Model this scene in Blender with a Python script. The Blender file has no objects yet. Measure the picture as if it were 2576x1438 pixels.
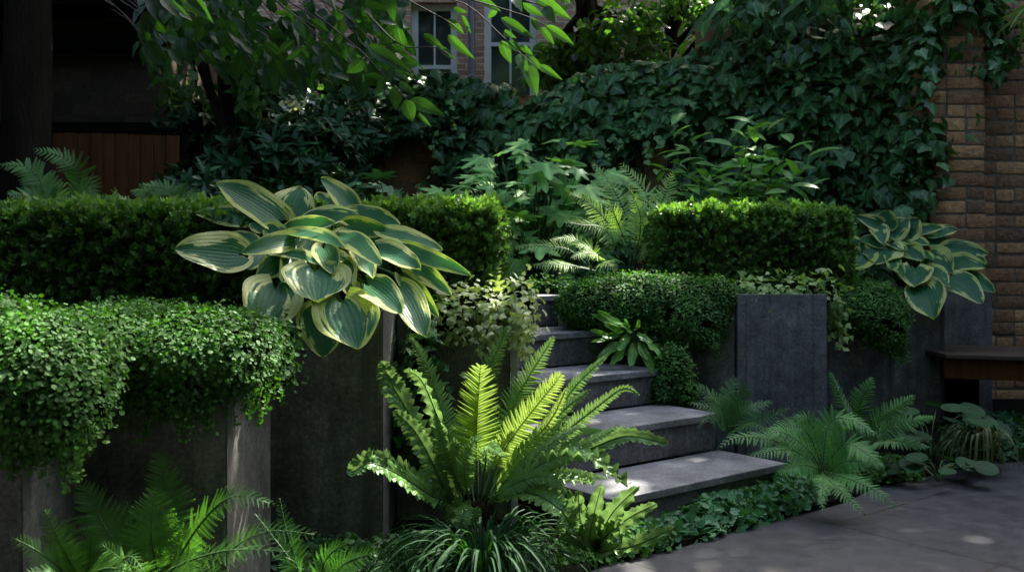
import bpy, math, random
import numpy as np
from mathutils import Vector

# ------------------------------------------------------------------ camera, world, sun, exposure
scene = bpy.context.scene
F = 2504.0; CX = 1288.0; HZ = 640.0; EYE = 1.01      # picture measured 2576 wide; horizon row; eye height in metres
cam_d = bpy.data.cameras.new('camera'); cam = bpy.data.objects.new('camera', cam_d)
scene.collection.objects.link(cam); scene.camera = cam
cam.location = (0, 0, EYE); cam.rotation_euler = (math.radians(90), 0, 0)
cam_d.lens = 35; cam_d.sensor_width = 36; cam_d.shift_y = -(719 - HZ) / 2576.0
cam_d.clip_end = 500; cam_d.clip_start = .05
cam_d.dof.use_dof = True; cam_d.dof.focus_distance = 3.6; cam_d.dof.aperture_fstop = 7

SUN = np.array((.36, .56, .745)); SUN = SUN / np.linalg.norm(SUN)     # towards the sun
world = bpy.data.worlds.new('World'); scene.world = world; world.use_nodes = True
wn = world.node_tree; bgn = wn.nodes['Background']
sky = wn.nodes.new('ShaderNodeTexSky'); sky.sky_type = 'NISHITA'; sky.sun_disc = False
sky.dust_density = 3.5; sky.ozone_density = .65; sky.sun_elevation = math.asin(SUN[2]); sky.sun_rotation = math.atan2(SUN[0], SUN[1])
wn.links.new(sky.outputs[0], bgn.inputs[0]); bgn.inputs[1].default_value = .15
sl = bpy.data.lights.new('sun', 'SUN'); sl.energy = 3.1; sl.angle = math.radians(.6); sl.color = (1, .95, .84)
so = bpy.data.objects.new('sun', sl); scene.collection.objects.link(so)
so.rotation_euler = Vector(SUN).to_track_quat('Z', 'Y').to_euler()
scene.view_settings.view_transform = 'Standard'; scene.view_settings.look = 'None'
scene.view_settings.exposure = 2.52; scene.view_settings.gamma = 1
scene.cycles.max_bounces = 6; scene.cycles.transparent_max_bounces = 4
scene.cycles.sample_clamp_indirect = 4

rng = np.random.default_rng(11); random.seed(5)
COL = scene.collection
def P(u, v, d): return np.array(((u - CX) / F * d, d, EYE - (v - HZ) / F * d))
def crop(x0, y0, s): return lambda x, y: ((x0 + x / s) * .936, (y0 + y / s) * .936)
def nrm(a): a = np.asarray(a, float); return a / (np.linalg.norm(a, axis=-1, keepdims=True) + 1e-12)
AS = np.array((-.621, .784, 0)); NS = np.array((.784, .621, 0))      # the stair's way up, and along its nosings

# gaps cut in the leaves along the sun's rays, to light chosen spots
holes = [(P(1215, 960, 3.0), .19), (P(1400, 980, 2.95), .19), (P(1500, 1120, 2.85), .17), (P(1400, 880, 3.1), .14), (P(1180, 1100, 2.9), .06), (P(1440, 1290, 2.75), .08), (P(1030, 620, 3.4), .10), (P(800, 640, 3.3), .08), (P(1110, 670, 3.35), .08), (P(950, 760, 3.2), .08), (P(1040, 790, 3.2), .07),
         (P(1790, 520, 5.4), .22), (P(1180, 540, 4.2), .16), (P(1430, 540, 5.8), .16), (P(1230, 740, 3.75), .13), (P(1320, 800, 3.66), .07), (P(1570, 1215, 3.55), .12), (P(1985, 1412, 3.28), .05), (P(2230, 60, 6.35), .26), (P(1960, 210, 7.2), .12), (P(2150, 130, 6.9), .10), (P(1350, 440, 6.4), .10), (P(1250, 400, 6.6), .09), (P(1500, 500, 5.7), .14), (P(1600, 470, 5.8), .12), (P(1380, 620, 5.4), .12), (P(1750, 400, 6.5), .10), (P(1900, 360, 6.3), .12), (P(1850, 440, 6.3), .10), (P(2060, 520, 5.4), .06), (P(300, 520, 4.1), .07), (P(2280, 620, 5.9), .08), (P(640, 700, 3.3), .05), (P(700, 500, 3.7), .07), (P(900, 840, 3.15), .05), (P(1000, 780, 3.2), .06), (P(2050, 1090, 3.9), .05), (P(1600, 840, 4.6), .06), (P(1560, 715, 4.85), .09), (P(1720, 720, 4.8), .08), (P(2180, 720, 5.2), .07), (P(1800, 540, 5.3), .10), (P(2320, 590, 5.8), .08), (P(1980, 715, 4.85), .12),
         (P(1330, 60, 3.35), .25), (P(1390, 150, 3.35), .15), (P(1060, 200, 3.3), .10), (P(1450, 590, 5.6), .12), (P(560, 860, 2.6), .05), (P(1700, 1290, 3.0), .05), (P(620, 1310, 2.1), .07), (P(1560, 1440, 2.9), .05)]
def shaded(p, k=1.):      # True where a leaf may hang without closing one of those gaps
    ok = np.ones(len(p), bool)
    for c, r in holes:
        w = p - c; al = w @ SUN; ok &= ~((np.linalg.norm(w - al[:, None] * SUN, axis=1) < r * k) & (al > .35))
    return ok
# ------------------------------------------------------------------ mesh collector
class G:
    def __init__(s): s.V = []; s.L = []; s.S = []; s.U = []; s.R = []; s.M = []; s.n = 0
    def add(s, V, loops, sizes, uv, rnd, mat=0):
        V = np.asarray(V, float).reshape(-1, 3); loops = np.asarray(loops, int); sizes = np.asarray(sizes, int)
        uv = np.zeros((len(V), 2)) if uv is None else np.asarray(uv, float)
        rnd = np.broadcast_to(np.asarray(rnd, float), (len(V),))
        s.V.append(V); s.L.append(loops + s.n); s.S.append(sizes); s.U.append(uv[loops]); s.R.append(rnd)
        s.M.append(np.full(len(sizes), mat)); s.n += len(V)
    def scatter(s, T, pos, X, Y, Z, sc, rnd, mat=0):
        N = len(pos)
        if N == 0: return
        sc = np.asarray(sc, float)
        if sc.ndim == 0: sc = np.full((N, 3), float(sc))
        elif sc.ndim == 1: sc = np.repeat(sc[:, None], 3, 1)
        V = T['V']; k = len(V)
        W = (pos[:, None, :] + V[None, :, 0:1] * (X * sc[:, 0:1])[:, None, :] + V[None, :, 1:2] * (Y * sc[:, 1:2])[:, None, :]
             + V[None, :, 2:3] * (Z * sc[:, 2:3])[:, None, :]).reshape(-1, 3)
        loops = (T['L'][None, :] + (np.arange(N) * k)[:, None]).ravel()
        s.add(W, loops, np.tile(T['S'], N), np.tile(T['U'], (N, 1)), np.repeat(np.broadcast_to(rnd, (N,)), k), mat)
    def box(s, a, b, mat=0, rnd=.5, ax=None, org=None):
        x0, y0, z0 = a; x1, y1, z1 = b
        V = np.array([(x, y, z) for z in (z0, z1) for y in (y0, y1) for x in (x0, x1)], float)
        if ax is not None:
            V = np.asarray(org) + V[:, 0:1] * ax[0] + V[:, 1:2] * ax[1] + V[:, 2:3] * np.array((0, 0, 1.))
        Fs = [0, 2, 3, 1, 4, 5, 7, 6, 0, 1, 5, 4, 2, 6, 7, 3, 0, 4, 6, 2, 1, 3, 7, 5]
        s.add(V, Fs, [4] * 6, V[:, [0, 2]], rnd, mat)
    def prism(s, poly, z0, z1, mat=0, rnd=.5):
        n = len(poly); V = [(x, y, z0) for x, y in poly] + [(x, y, z1) for x, y in poly]
        L = list(range(n, 2 * n)) + list(range(n - 1, -1, -1)); S = [n, n]
        for i in range(n):
            j = (i + 1) % n; L += [i, j, n + j, n + i]; S.append(4)
        s.add(V, L, S, np.array(V)[:, :2], rnd, mat)
    def tube(s, pts, r0, r1, sides=6, mat=0, rnd=.5):
        p = np.asarray(pts, float); n = len(p)
        t = nrm(np.gradient(p, axis=0)); h = np.where(np.abs(t[:, 2:3]) > .9, np.array((1., 0, 0)), np.array((0, 0, 1.)))
        a = nrm(np.cross(t, h)); b = np.cross(t, a); r = np.linspace(r0, r1, n)[:, None]
        V = []
        for k in range(sides):
            th = 2 * math.pi * k / sides; V.append(p + r * (a * math.cos(th) + b * math.sin(th)))
        V = np.stack(V, 1).reshape(-1, 3); L = []; S = []
        for i in range(n - 1):
            for k in range(sides):
                q = (k + 1) % sides; L += [i * sides + k, i * sides + q, (i + 1) * sides + q, (i + 1) * sides + k]; S.append(4)
        L += [(n - 1) * sides + k for k in range(sides)]; S.append(sides)
        uv = np.zeros((len(V), 2)); uv[:, 1] = np.repeat(np.linspace(0, 1, n), sides)
        s.add(V, L, S, uv, rnd, mat)
    def grid(s, Pg, uv=None, rnd=.5, mat=0):
        n, m = Pg.shape[:2]; i, j = np.meshgrid(np.arange(n - 1), np.arange(m - 1), indexing='ij')
        a = (i * m + j).ravel(); L = np.stack([a, a + 1, a + m + 1, a + m], 1).ravel()
        if uv is None:
            uu, vv = np.meshgrid(np.linspace(0, 1, n), np.linspace(0, 1, m), indexing='ij'); uv = np.stack([vv, uu], -1)
        s.add(Pg.reshape(-1, 3), L, [4] * len(a), uv.reshape(-1, 2), rnd, mat)
    def build(s, name, mats, parent=None, smooth=True, bevel=0):
        me = bpy.data.meshes.new(name)
        V = np.concatenate(s.V); L = np.concatenate(s.L); S = np.concatenate(s.S)
        U = np.concatenate(s.U); R = np.concatenate(s.R); M = np.concatenate(s.M)
        off = np.zeros(3)
        if parent is not None: off = np.array(parent.location)
        me.vertices.add(len(V)); me.vertices.foreach_set('co', (V - off).ravel().astype(np.float32))
        me.loops.add(len(L)); me.loops.foreach_set('vertex_index', L.astype(np.int32))
        me.polygons.add(len(S)); st = np.concatenate([[0], np.cumsum(S)[:-1]])
        me.polygons.foreach_set('loop_start', st.astype(np.int32)); me.polygons.foreach_set('loop_total', S.astype(np.int32))
        me.polygons.foreach_set('material_index', M.astype(np.int32))
        me.polygons.foreach_set('use_smooth', np.full(len(S), bool(smooth)))
        uvl = me.uv_layers.new(name='UVMap'); uvl.data.foreach_set('uv', U.ravel().astype(np.float32))
        at = me.attributes.new('rnd', 'FLOAT', 'POINT'); at.data.foreach_set('value', R.astype(np.float32))
        me.update(calc_edges=True)
        for m in (mats if isinstance(mats, (list, tuple)) else [mats]): me.materials.append(m)
        o = bpy.data.objects.new(name, me); COL.objects.link(o)
        if parent is not None: o.parent = parent
        if bevel:
            bv = o.modifiers.new('bevel', 'BEVEL'); bv.width = bevel; bv.segments = 2; bv.limit_method = 'ANGLE'
        return o
def tag(o, label=None, cat=None, group=None, kind=None):
    if label: o['label'] = label
    if cat: o['category'] = cat
    if group: o['group'] = group
    if kind: o['kind'] = kind
    return o
def thing(name, label, cat, loc=(0, 0, 0), group=None):
    o = bpy.data.objects.new(name, None); COL.objects.link(o); o.location = Vector([float(c) for c in loc]); o.empty_display_size = .1
    return tag(o, label, cat, group)

# ------------------------------------------------------------------ materials
def newmat(name):
    m = bpy.data.materials.new(name); m.use_nodes = True; nt = m.node_tree
    return m, nt, nt.nodes['Principled BSDF'], nt.nodes['Material Output']
def node(nt, t, **kw):
    n = nt.nodes.new(t)
    for k, v in kw.items(): setattr(n, k, v)
    return n
def ramp(nt, src, stops):
    r = node(nt, 'ShaderNodeValToRGB'); e = r.color_ramp.elements
    while len(e) < len(stops): e.new(.5)
    for i, (p, c) in enumerate(stops):
        e[i].position = p; e[i].color = tuple(c) + (1,) if len(c) == 3 else c
    nt.links.new(src, r.inputs[0]); return r.outputs[0]
def noise(nt, scale, detail=4, vec=None, rough=.6):
    n = node(nt, 'ShaderNodeTexNoise'); n.inputs['Scale'].default_value = scale; n.inputs['Detail'].default_value = detail
    n.inputs['Roughness'].default_value = rough
    if vec is None: vec = node(nt, 'ShaderNodeNewGeometry').outputs['Position']
    nt.links.new(vec, n.inputs['Vector']); return n
def mixc(nt, f, a, b, mode='MIX'):
    m = node(nt, 'ShaderNodeMix', data_type='RGBA', blend_type=mode)
    for sck, v in ((0, f), (6, a), (7, b)):
        if hasattr(v, 'links'): nt.links.new(v, m.inputs[sck])
        elif sck == 0: m.inputs[0].default_value = v
        else: m.inputs[sck].default_value = tuple(v) + (1,)
    return m.outputs[2]
def math_(nt, op, a, b=0.):
    m = node(nt, 'ShaderNodeMath', operation=op)
    for i, v in enumerate((a, b)):
        if hasattr(v, 'links'): nt.links.new(v, m.inputs[i])
        else: m.inputs[i].default_value = v
    return m.outputs[0]
def bump(nt, bs, h, strength=.3, dist=.01):
    b = node(nt, 'ShaderNodeBump'); b.inputs['Strength'].default_value = strength; b.inputs['Distance'].default_value = dist
    nt.links.new(h, b.inputs['Height']); nt.links.new(b.outputs[0], bs.inputs['Normal'])
def leafmat(name, c0, c1, rough=.42, tr=.3, tcol=None, spec=.34, rib=.25, old=None):
    m, nt, bs, out = newmat(name)
    at = node(nt, 'ShaderNodeAttribute', attribute_name='rnd').outputs['Fac']
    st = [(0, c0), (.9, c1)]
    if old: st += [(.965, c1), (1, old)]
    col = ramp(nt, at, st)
    nz = noise(nt, 9, 2).outputs[0]
    col = mixc(nt, .35, col, ramp(nt, nz, [(.3, [x * .6 for x in c0]), (.7, [min(1, x * 1.35) for x in c1])]))
    uv = node(nt, 'ShaderNodeSeparateXYZ'); tc = node(nt, 'ShaderNodeUVMap'); nt.links.new(tc.outputs[0], uv.inputs[0])
    ax = math_(nt, 'ABSOLUTE', math_(nt, 'SUBTRACT', uv.outputs[0], .5))
    ribf = ramp(nt, ax, [(0, (1, 1, 1)), (.045, (0, 0, 0))])
    col = mixc(nt, math_(nt, 'MULTIPLY', ribf, rib), col, [min(1, x * 2.2 + .01) for x in c1])
    nt.links.new(col, bs.inputs['Base Color']); bs.inputs['Roughness'].default_value = rough
    bs.inputs['Specular IOR Level'].default_value = spec
    # side veins
    w = node(nt, 'ShaderNodeTexWave', wave_type='BANDS', bands_direction='Y'); w.inputs['Scale'].default_value = 2.2
    cb = node(nt, 'ShaderNodeCombineXYZ'); nt.links.new(math_(nt, 'ADD', uv.outputs[1], math_(nt, 'MULTIPLY', ax, -.9)), cb.inputs[1])
    nt.links.new(cb.outputs[0], w.inputs[0]); bump(nt, bs, w.outputs['Fac'], .25, .004)
    tl = node(nt, 'ShaderNodeBsdfTranslucent')
    tcx = mixc(nt, 1., col, tcol or (1.6, 1.9, .5), 'MULTIPLY') if tcol is None else mixc(nt, .5, col, tcol)
    nt.links.new(tcx, tl.inputs[0])
    ms = node(nt, 'ShaderNodeMixShader'); ms.inputs[0].default_value = tr
    nt.links.new(bs.outputs[0], ms.inputs[1]); nt.links.new(tl.outputs[0], ms.inputs[2]); nt.links.new(ms.outputs[0], out.inputs[0])
    return m
M = {}
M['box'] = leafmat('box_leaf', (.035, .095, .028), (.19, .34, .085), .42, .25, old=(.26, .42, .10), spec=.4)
M['creep'] = leafmat('creeper_leaf', (.022, .08, .016), (.10, .245, .05), .6, .22, rib=0, spec=.25)
M['ivy'] = leafmat('ivy_leaf', (.006, .028, .010), (.085, .20, .06), .30, .15, rib=.5, old=(.12, .2, .06))
M['ivypale'] = leafmat('ivy_pale_leaf', (.16, .26, .09), (.55, .60, .34), .5, .25, rib=.3)
M['palm'] = leafmat('palmate_leaf', (.09, .24, .075), (.24, .45, .14), .5, .2, rib=.4, spec=.25)
M['lily'] = leafmat('shrub_leaf', (.09, .22, .055), (.22, .42, .11), .4, .25, rib=.5, old=(.3, .24, .03))
M['fern'] = leafmat('fern_leaf', (.045, .14, .04), (.12, .27, .07), .45, .22, rib=.1)
M['fernpale'] = leafmat('fern_pale_leaf', (.17, .36, .09), (.42, .62, .2), .5, .32, rib=.1)
M['fernblue'] = leafmat('fern_grey_leaf', (.05, .18, .05), (.13, .32, .09), .45, .3, rib=.1)
M['ferndark'] = leafmat('fern_dark_leaf', (.028, .09, .03), (.065, .17, .05), .42, .25, rib=.1)
M['hart'] = leafmat('hart_leaf', (.07, .2, .045), (.16, .36, .07), .32, .28, rib=.6)
M['tree'] = leafmat('tree_leaf', (.015, .045, .015), (.045, .115, .028), .33, .32, rib=.5)
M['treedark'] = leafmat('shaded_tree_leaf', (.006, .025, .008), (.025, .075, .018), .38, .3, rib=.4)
M['canopy'] = leafmat('canopy_leaf', (.02, .07, .015), (.05, .13, .03), .5, .25, rib=0)
M['rhodo'] = leafmat('glossy_shrub_leaf', (.014, .052, .02), (.04, .115, .042), .28, .12, rib=.4)
M['grassy'] = leafmat('lily_turf_leaf', (.012, .045, .018), (.035, .10, .035), .6, .2, rib=.3, spec=.12)
M['round'] = leafmat('round_leaf', (.012, .05, .02), (.03, .095, .035), .5, .18, rib=.2, spec=.2)
M['cover'] = leafmat('cover_leaf', (.035, .13, .05), (.10, .26, .11), .42, .2, rib=.1)
M['bamboo'] = leafmat('bamboo_leaf', (.10, .17, .03), (.28, .36, .08), .45, .4)

def heroleaf(name):      # the bird's-nest style fern: pale ribs, yellow light coming through
    m = leafmat(name, (.06, .165, .04), (.19, .36, .09), .30, .30, tcol=(.22, .34, .09), rib=.5); return m
M['hero'] = heroleaf('crested_fern_leaf')
def herobacklit():
    return leafmat('backlit_frond_leaf', (.17, .33, .03), (.28, .46, .05), .40, .46, tcol=(.40, .50, .12), rib=.5)  # lighter, yellower fern leaf: light from behind put into the colour
M['herolit'] = herobacklit()

def hostamat(name, dark, dark2, edge, edge2, seed):
    m, nt, bs, out = newmat(name)
    uvn = node(nt, 'ShaderNodeUVMap'); sp = node(nt, 'ShaderNodeSeparateXYZ'); nt.links.new(uvn.outputs[0], sp.inputs[0])
    at = node(nt, 'ShaderNodeAttribute', attribute_name='rnd').outputs['Fac']
    s = math_(nt, 'ABSOLUTE', math_(nt, 'MULTIPLY', math_(nt, 'SUBTRACT', sp.outputs[0], .5), 2))
    # streaky boundary between centre and margin: noise drawn out along the veins
    cb = node(nt, 'ShaderNodeCombineXYZ')
    nt.links.new(math_(nt, 'MULTIPLY', sp.outputs[0], 17), cb.inputs[0]); nt.links.new(math_(nt, 'MULTIPLY', sp.outputs[1], 2.2), cb.inputs[1])
    nt.links.new(math_(nt, 'MULTIPLY', at, 37), cb.inputs[2])
    nz = noise(nt, 1., 3, cb.outputs[0]).outputs[0]
    cb2 = node(nt, 'ShaderNodeCombineXYZ')
    nt.links.new(math_(nt, 'MULTIPLY', sp.outputs[0], 2.2), cb2.inputs[0]); nt.links.new(math_(nt, 'MULTIPLY', sp.outputs[1], 2.), cb2.inputs[1])
    nt.links.new(math_(nt, 'MULTIPLY', at, 91), cb2.inputs[2])
    nz2 = noise(nt, 1., 1, cb2.outputs[0]).outputs[0]
    e = math_(nt, 'ADD', s, math_(nt, 'MULTIPLY', math_(nt, 'SUBTRACT', nz, .5), 1.25))
    e = math_(nt, 'ADD', e, math_(nt, 'MULTIPLY', math_(nt, 'SUBTRACT', nz2, .5), 1.5))
    vt = math_(nt, 'MULTIPLY', math_(nt, 'MAXIMUM', math_(nt, 'SUBTRACT', sp.outputs[1], .8), 0), 1.2)
    e = math_(nt, 'ADD', e, vt)
    ef = ramp(nt, e, [(.66, (0, 0, 0)), (.72, (1, 1, 1))])
    hair = ramp(nt, s, [(.93, (0, 0, 0)), (.965, (1, 1, 1))]); ef = math_(nt, 'MAXIMUM', ef, hair)
    mid = ramp(nt, e, [(.42, (0, 0, 0)), (.64, (1, 1, 1))])
    n3 = noise(nt, 30, 3).outputs[0]
    c = mixc(nt, n3, dark, dark2)
    c = mixc(nt, math_(nt, 'MULTIPLY', mid, .4), c, (.07, .20, .045))
    ed = mixc(nt, ramp(nt, at, [(0, (0, 0, 0)), (1, (1, 1, 1))]), edge, edge2)
    c = mixc(nt, ef, c, ed)
    rib = ramp(nt, s, [(0, (1, 1, 1)), (.035, (0, 0, 0))]); c = mixc(nt, math_(nt, 'MULTIPLY', rib, .35), c, (.16, .3, .12))
    vein = math_(nt, 'SINE', math_(nt, 'MULTIPLY', sp.outputs[0], 2 * math.pi * 11))
    vf = ramp(nt, math_(nt, 'ADD', math_(nt, 'MULTIPLY', vein, .5), .5), [(0, (1, 1, 1)), (.25, (0, 0, 0))])
    c = mixc(nt, math_(nt, 'MULTIPLY', vf, .22), c, (.01, .04, .02))
    nt.links.new(c, bs.inputs['Base Color']); bs.inputs['Roughness'].default_value = .42; bs.inputs['Specular IOR Level'].default_value = .22
    pk = noise(nt, 95, 2).outputs[0]
    bump(nt, bs, math_(nt, 'ADD', vein, math_(nt, 'MULTIPLY', pk, 6)), .17, .003)
    tl = node(nt, 'ShaderNodeBsdfTranslucent'); nt.links.new(mixc(nt, 1., c, (1.2, 1.5, .5), 'MULTIPLY'), tl.inputs[0])
    ms = node(nt, 'ShaderNodeMixShader'); ms.inputs[0].default_value = .24
    nt.links.new(bs.outputs[0], ms.inputs[1]); nt.links.new(tl.outputs[0], ms.inputs[2]); nt.links.new(ms.outputs[0], out.inputs[0])
    return m
M['hosta'] = hostamat('hosta_leaf', (.03, .125, .058), (.06, .185, .082), (.42, .50, .12), (.72, .73, .34), 1)
M['hostab'] = hostamat('hosta_leaf_back', (.025, .105, .05), (.048, .15, .065), (.38, .46, .11), (.60, .62, .24), 2)

def plain(name, c0, c1, scale=8, rough=.7, bmp=.3, dist=.01, detail=6, stretch=None, metal=0, c2=None, bscale=None, grain=0., streak=0., spec=.5):
    m, nt, bs, out = newmat(name)
    pos = node(nt, 'ShaderNodeNewGeometry').outputs['Position']
    if stretch:
        mp = node(nt, 'ShaderNodeMapping'); mp.inputs['Scale'].default_value = stretch; nt.links.new(pos, mp.inputs[0]); pos = mp.outputs[0]
    n1 = noise(nt, scale, detail, pos).outputs[0]
    st = [(.3, c0), (.7, c1)] if c2 is None else [(.28, c0), (.55, c1), (.78, c2)]
    col = ramp(nt, n1, st)
    if grain:
        gn = noise(nt, 75, 6, rough=.8).outputs[0]; col = mixc(nt, grain, col, ramp(nt, gn, [(.36, (.35,) * 3), (.5, (.95,) * 3), (.64, (2.0,) * 3)]), 'MULTIPLY')
        g2 = noise(nt, 16, 5, rough=.7).outputs[0]; col = mixc(nt, grain, col, ramp(nt, g2, [(.35, (.6,) * 3), (.65, (1.4,) * 3)]), 'MULTIPLY')
    if streak:
        mp2 = node(nt, 'ShaderNodeMapping'); mp2.inputs['Scale'].default_value = (1, 1, .07); nt.links.new(node(nt, 'ShaderNodeNewGeometry').outputs['Position'], mp2.inputs[0])
        sn = noise(nt, 13, 5, mp2.outputs[0], .7).outputs[0]; col = mixc(nt, streak, col, ramp(nt, sn, [(.35, (.45, .45, .42)), (.5, (1, 1, 1)), (.66, (1.7, 1.7, 1.65))]), 'MULTIPLY')
    bs.inputs['Specular IOR Level'].default_value = spec
    at = node(nt, 'ShaderNodeAttribute', attribute_name='rnd').outputs['Fac']
    nt.links.new(mixc(nt, .8, col, ramp(nt, at, [(0, (.45, .45, .45)), (1, (1.0, 1.0, 1.0))]), 'MULTIPLY'), bs.inputs['Base Color'])
    n2 = noise(nt, bscale or scale * 9, 5, pos).outputs[0]
    nt.links.new(ramp(nt, n2, [(.2, [rough - .12] * 3), (.8, [min(1, rough + .12)] * 3)]), bs.inputs['Roughness'])
    bs.inputs['Metallic'].default_value = metal
    bump(nt, bs, math_(nt, 'ADD', n2, math_(nt, 'MULTIPLY', n1, .6)), bmp, dist)
    return m
M['core'] = plain('interior_shade', (.003, .006, .002), (.009, .018, .006), 25, .9, spec=0.)  # near-black: the shade inside dense foliage put into the colour
M['stem'] = plain('green_stem', (.05, .12, .03), (.09, .19, .05), 20, .5)
M['darkstem'] = plain('dark_stem', (.012, .012, .008), (.03, .035, .015), 20, .5)
M['twig'] = plain('twig_bark', (.018, .014, .009), (.045, .035, .022), 30, .8)
M['bark'] = plain('bark', (.012, .010, .007), (.04, .031, .021), 7, .9, .8, .03, stretch=(1, 1, .25), spec=.03)
M['soil'] = plain('soil', (.006, .005, .003), (.02, .016, .010), 12, .95, 1, .03, spec=.1)
M['steel'] = plain('weathered_zinc', (.10, .102, .112), (.165, .168, .185), 5.5, .55, .35, .005, 12, c2=(.27, .275, .30), bscale=140, grain=.6, streak=.5)
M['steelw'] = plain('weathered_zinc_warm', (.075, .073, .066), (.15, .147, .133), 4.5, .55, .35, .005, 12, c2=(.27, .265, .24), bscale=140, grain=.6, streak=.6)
M['post'] = plain('grey_post', (.2, .19, .18), (.42, .41, .39), 5, .7, .3, .005, 8, stretch=(8, 8, .7), bscale=60)
M['edgelight'] = plain('zinc_edge_light', (.09, .09, .085), (.17, .168, .16), 5, .55, .25, .004, 8, stretch=(8, 8, .7), bscale=90)  # paler zinc for strips, a painted highlight along planter edges
M['tread'] = plain('slate_tread', (.11, .113, .12), (.20, .203, .213), 5.5, .6, .35, .005, 12, c2=(.33, .33, .34), bscale=150, grain=.5)
M['riser'] = plain('slate_riser', (.08, .078, .082), (.13, .127, .132), 5, .7, .4, .005, 12, c2=(.20, .195, .20), bscale=190, grain=.7, streak=.3)
M['white'] = plain('white_paint', (.62, .64, .66), (.78, .80, .82), 6, .5, .05)
M['dark'] = plain('dark_timber', (.003, .003, .002), (.008, .007, .005), 5, .8, .4, .01, stretch=(.3, 1, 5), spec=.05)
M['fence'] = plain('brown_board', (.075, .03, .009), (.14, .056, .018), 5, .7, .4, .008, stretch=(6, 1, .5), spec=.1)
M['bench'] = plain('bench_timber', (.045, .028, .016), (.10, .065, .04), 4, .6, .4, .006, stretch=(.7, 6, 6))
M['moss'] = plain('mossy_iron', (.012, .012, .012), (.03, .03, .03), 8, .5)
M['render'] = plain('grey_render', (.07, .08, .07), (.12, .13, .115), 2, .9, .2)
M['flower'] = leafmat('white_petal', (.7, .66, .66), (.85, .8, .82), .5, .3, rib=0)
def glassmat():
    m, nt, bs, out = newmat('window_glass'); bs.inputs['Base Color'].default_value = (.03, .035, .04, 1)
    bs.inputs['Roughness'].default_value = .08; bs.inputs['Specular IOR Level'].default_value = .8; return m
M['glass'] = glassmat()
def paving():
    m, nt, bs, out = newmat('slate_paving')
    g = node(nt, 'ShaderNodeNewGeometry').outputs['Position']
    mp = node(nt, 'ShaderNodeMapping'); mp.inputs['Rotation'].default_value = (0, 0, math.radians(-38.4 + 90)); mp.inputs['Location'].default_value = (.30, .42, 0)
    nt.links.new(g, mp.inputs[0])
    n1 = noise(nt, 1.7, 8).outputs[0]; n2 = noise(nt, 11, 10, rough=.7).outputs[0]; n3 = noise(nt, 170, 4).outputs[0]
    c = ramp(nt, n1, [(.3, (.020, .021, .026)), (.5, (.036, .037, .044)), (.72, (.066, .065, .068))])
    c = mixc(nt, .45, c, ramp(nt, n2, [(.32, (.014, .015, .018)), (.5, (.036, .036, .041)), (.7, (.10, .097, .097))]))
    b = node(nt, 'ShaderNodeTexBrick'); b.offset = .5; b.inputs['Scale'].default_value = 1
    b.inputs['Brick Width'].default_value = 1.25; b.inputs['Row Height'].default_value = .92; b.inputs['Mortar Size'].default_value = .005
    b.inputs['Color1'].default_value = (1, 1, 1, 1); b.inputs['Color2'].default_value = (.86, .86, .87, 1); b.inputs['Mortar'].default_value = (1, 1, 1, 1)
    nt.links.new(mp.outputs[0], b.inputs[0])
    c = mixc(nt, 1., c, (.98, 1.04, 1.04), 'MULTIPLY'); c = mixc(nt, 1., c, b.outputs['Color'], 'MULTIPLY')
    c = mixc(nt, b.outputs['Fac'], c, (.004, .004, .004))
    nt.links.new(c, bs.inputs['Base Color'])
    nt.links.new(ramp(nt, n2, [(.3, (.42,) * 3), (.7, (.7,) * 3)]), bs.inputs['Roughness'])
    h = math_(nt, 'ADD', math_(nt, 'MULTIPLY', n2, .7), math_(nt, 'MULTIPLY', n3, .22)); h = math_(nt, 'SUBTRACT', h, math_(nt, 'MULTIPLY', b.outputs['Fac'], 1.2))
    bump(nt, bs, h, .4, .006); return m
M['paving'] = paving()
def brickgeo():      # one colour per modelled brick
    m, nt, bs, out = newmat('brick')
    at = node(nt, 'ShaderNodeAttribute', attribute_name='rnd').outputs['Fac']
    c = ramp(nt, at, [(0, (.13, .095, .07)), (.25, (.18, .12, .08)), (.5, (.23, .145, .09)), (.75, (.30, .20, .12)), (.93, (.38, .26, .15)), (1, (.20, .14, .10))])
    n1 = noise(nt, 26, 8, rough=.7).outputs[0]; n2 = noise(nt, 3, 4).outputs[0]
    c = mixc(nt, .7, c, ramp(nt, n1, [(.3, (.35, .33, .3)), (.5, (.9, .88, .85)), (.72, (1.6, 1.5, 1.35))]), 'MULTIPLY')
    c = mixc(nt, .5, c, ramp(nt, n2, [(.35, (.5, .5, .48)), (.65, (1.15, 1.1, 1.0))]), 'MULTIPLY')
    c = mixc(nt, 1., c, (1.8, 1.5, 1.2), 'MULTIPLY')
    nt.links.new(c, bs.inputs['Base Color']); bs.inputs['Roughness'].default_value = .9
    bump(nt, bs, n1, 1., .022); return m
M['brick'] = brickgeo()
M['mortar'] = plain('mortar', (.13, .105, .075), (.27, .225, .165), 20, .95, .8, .01)
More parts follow.
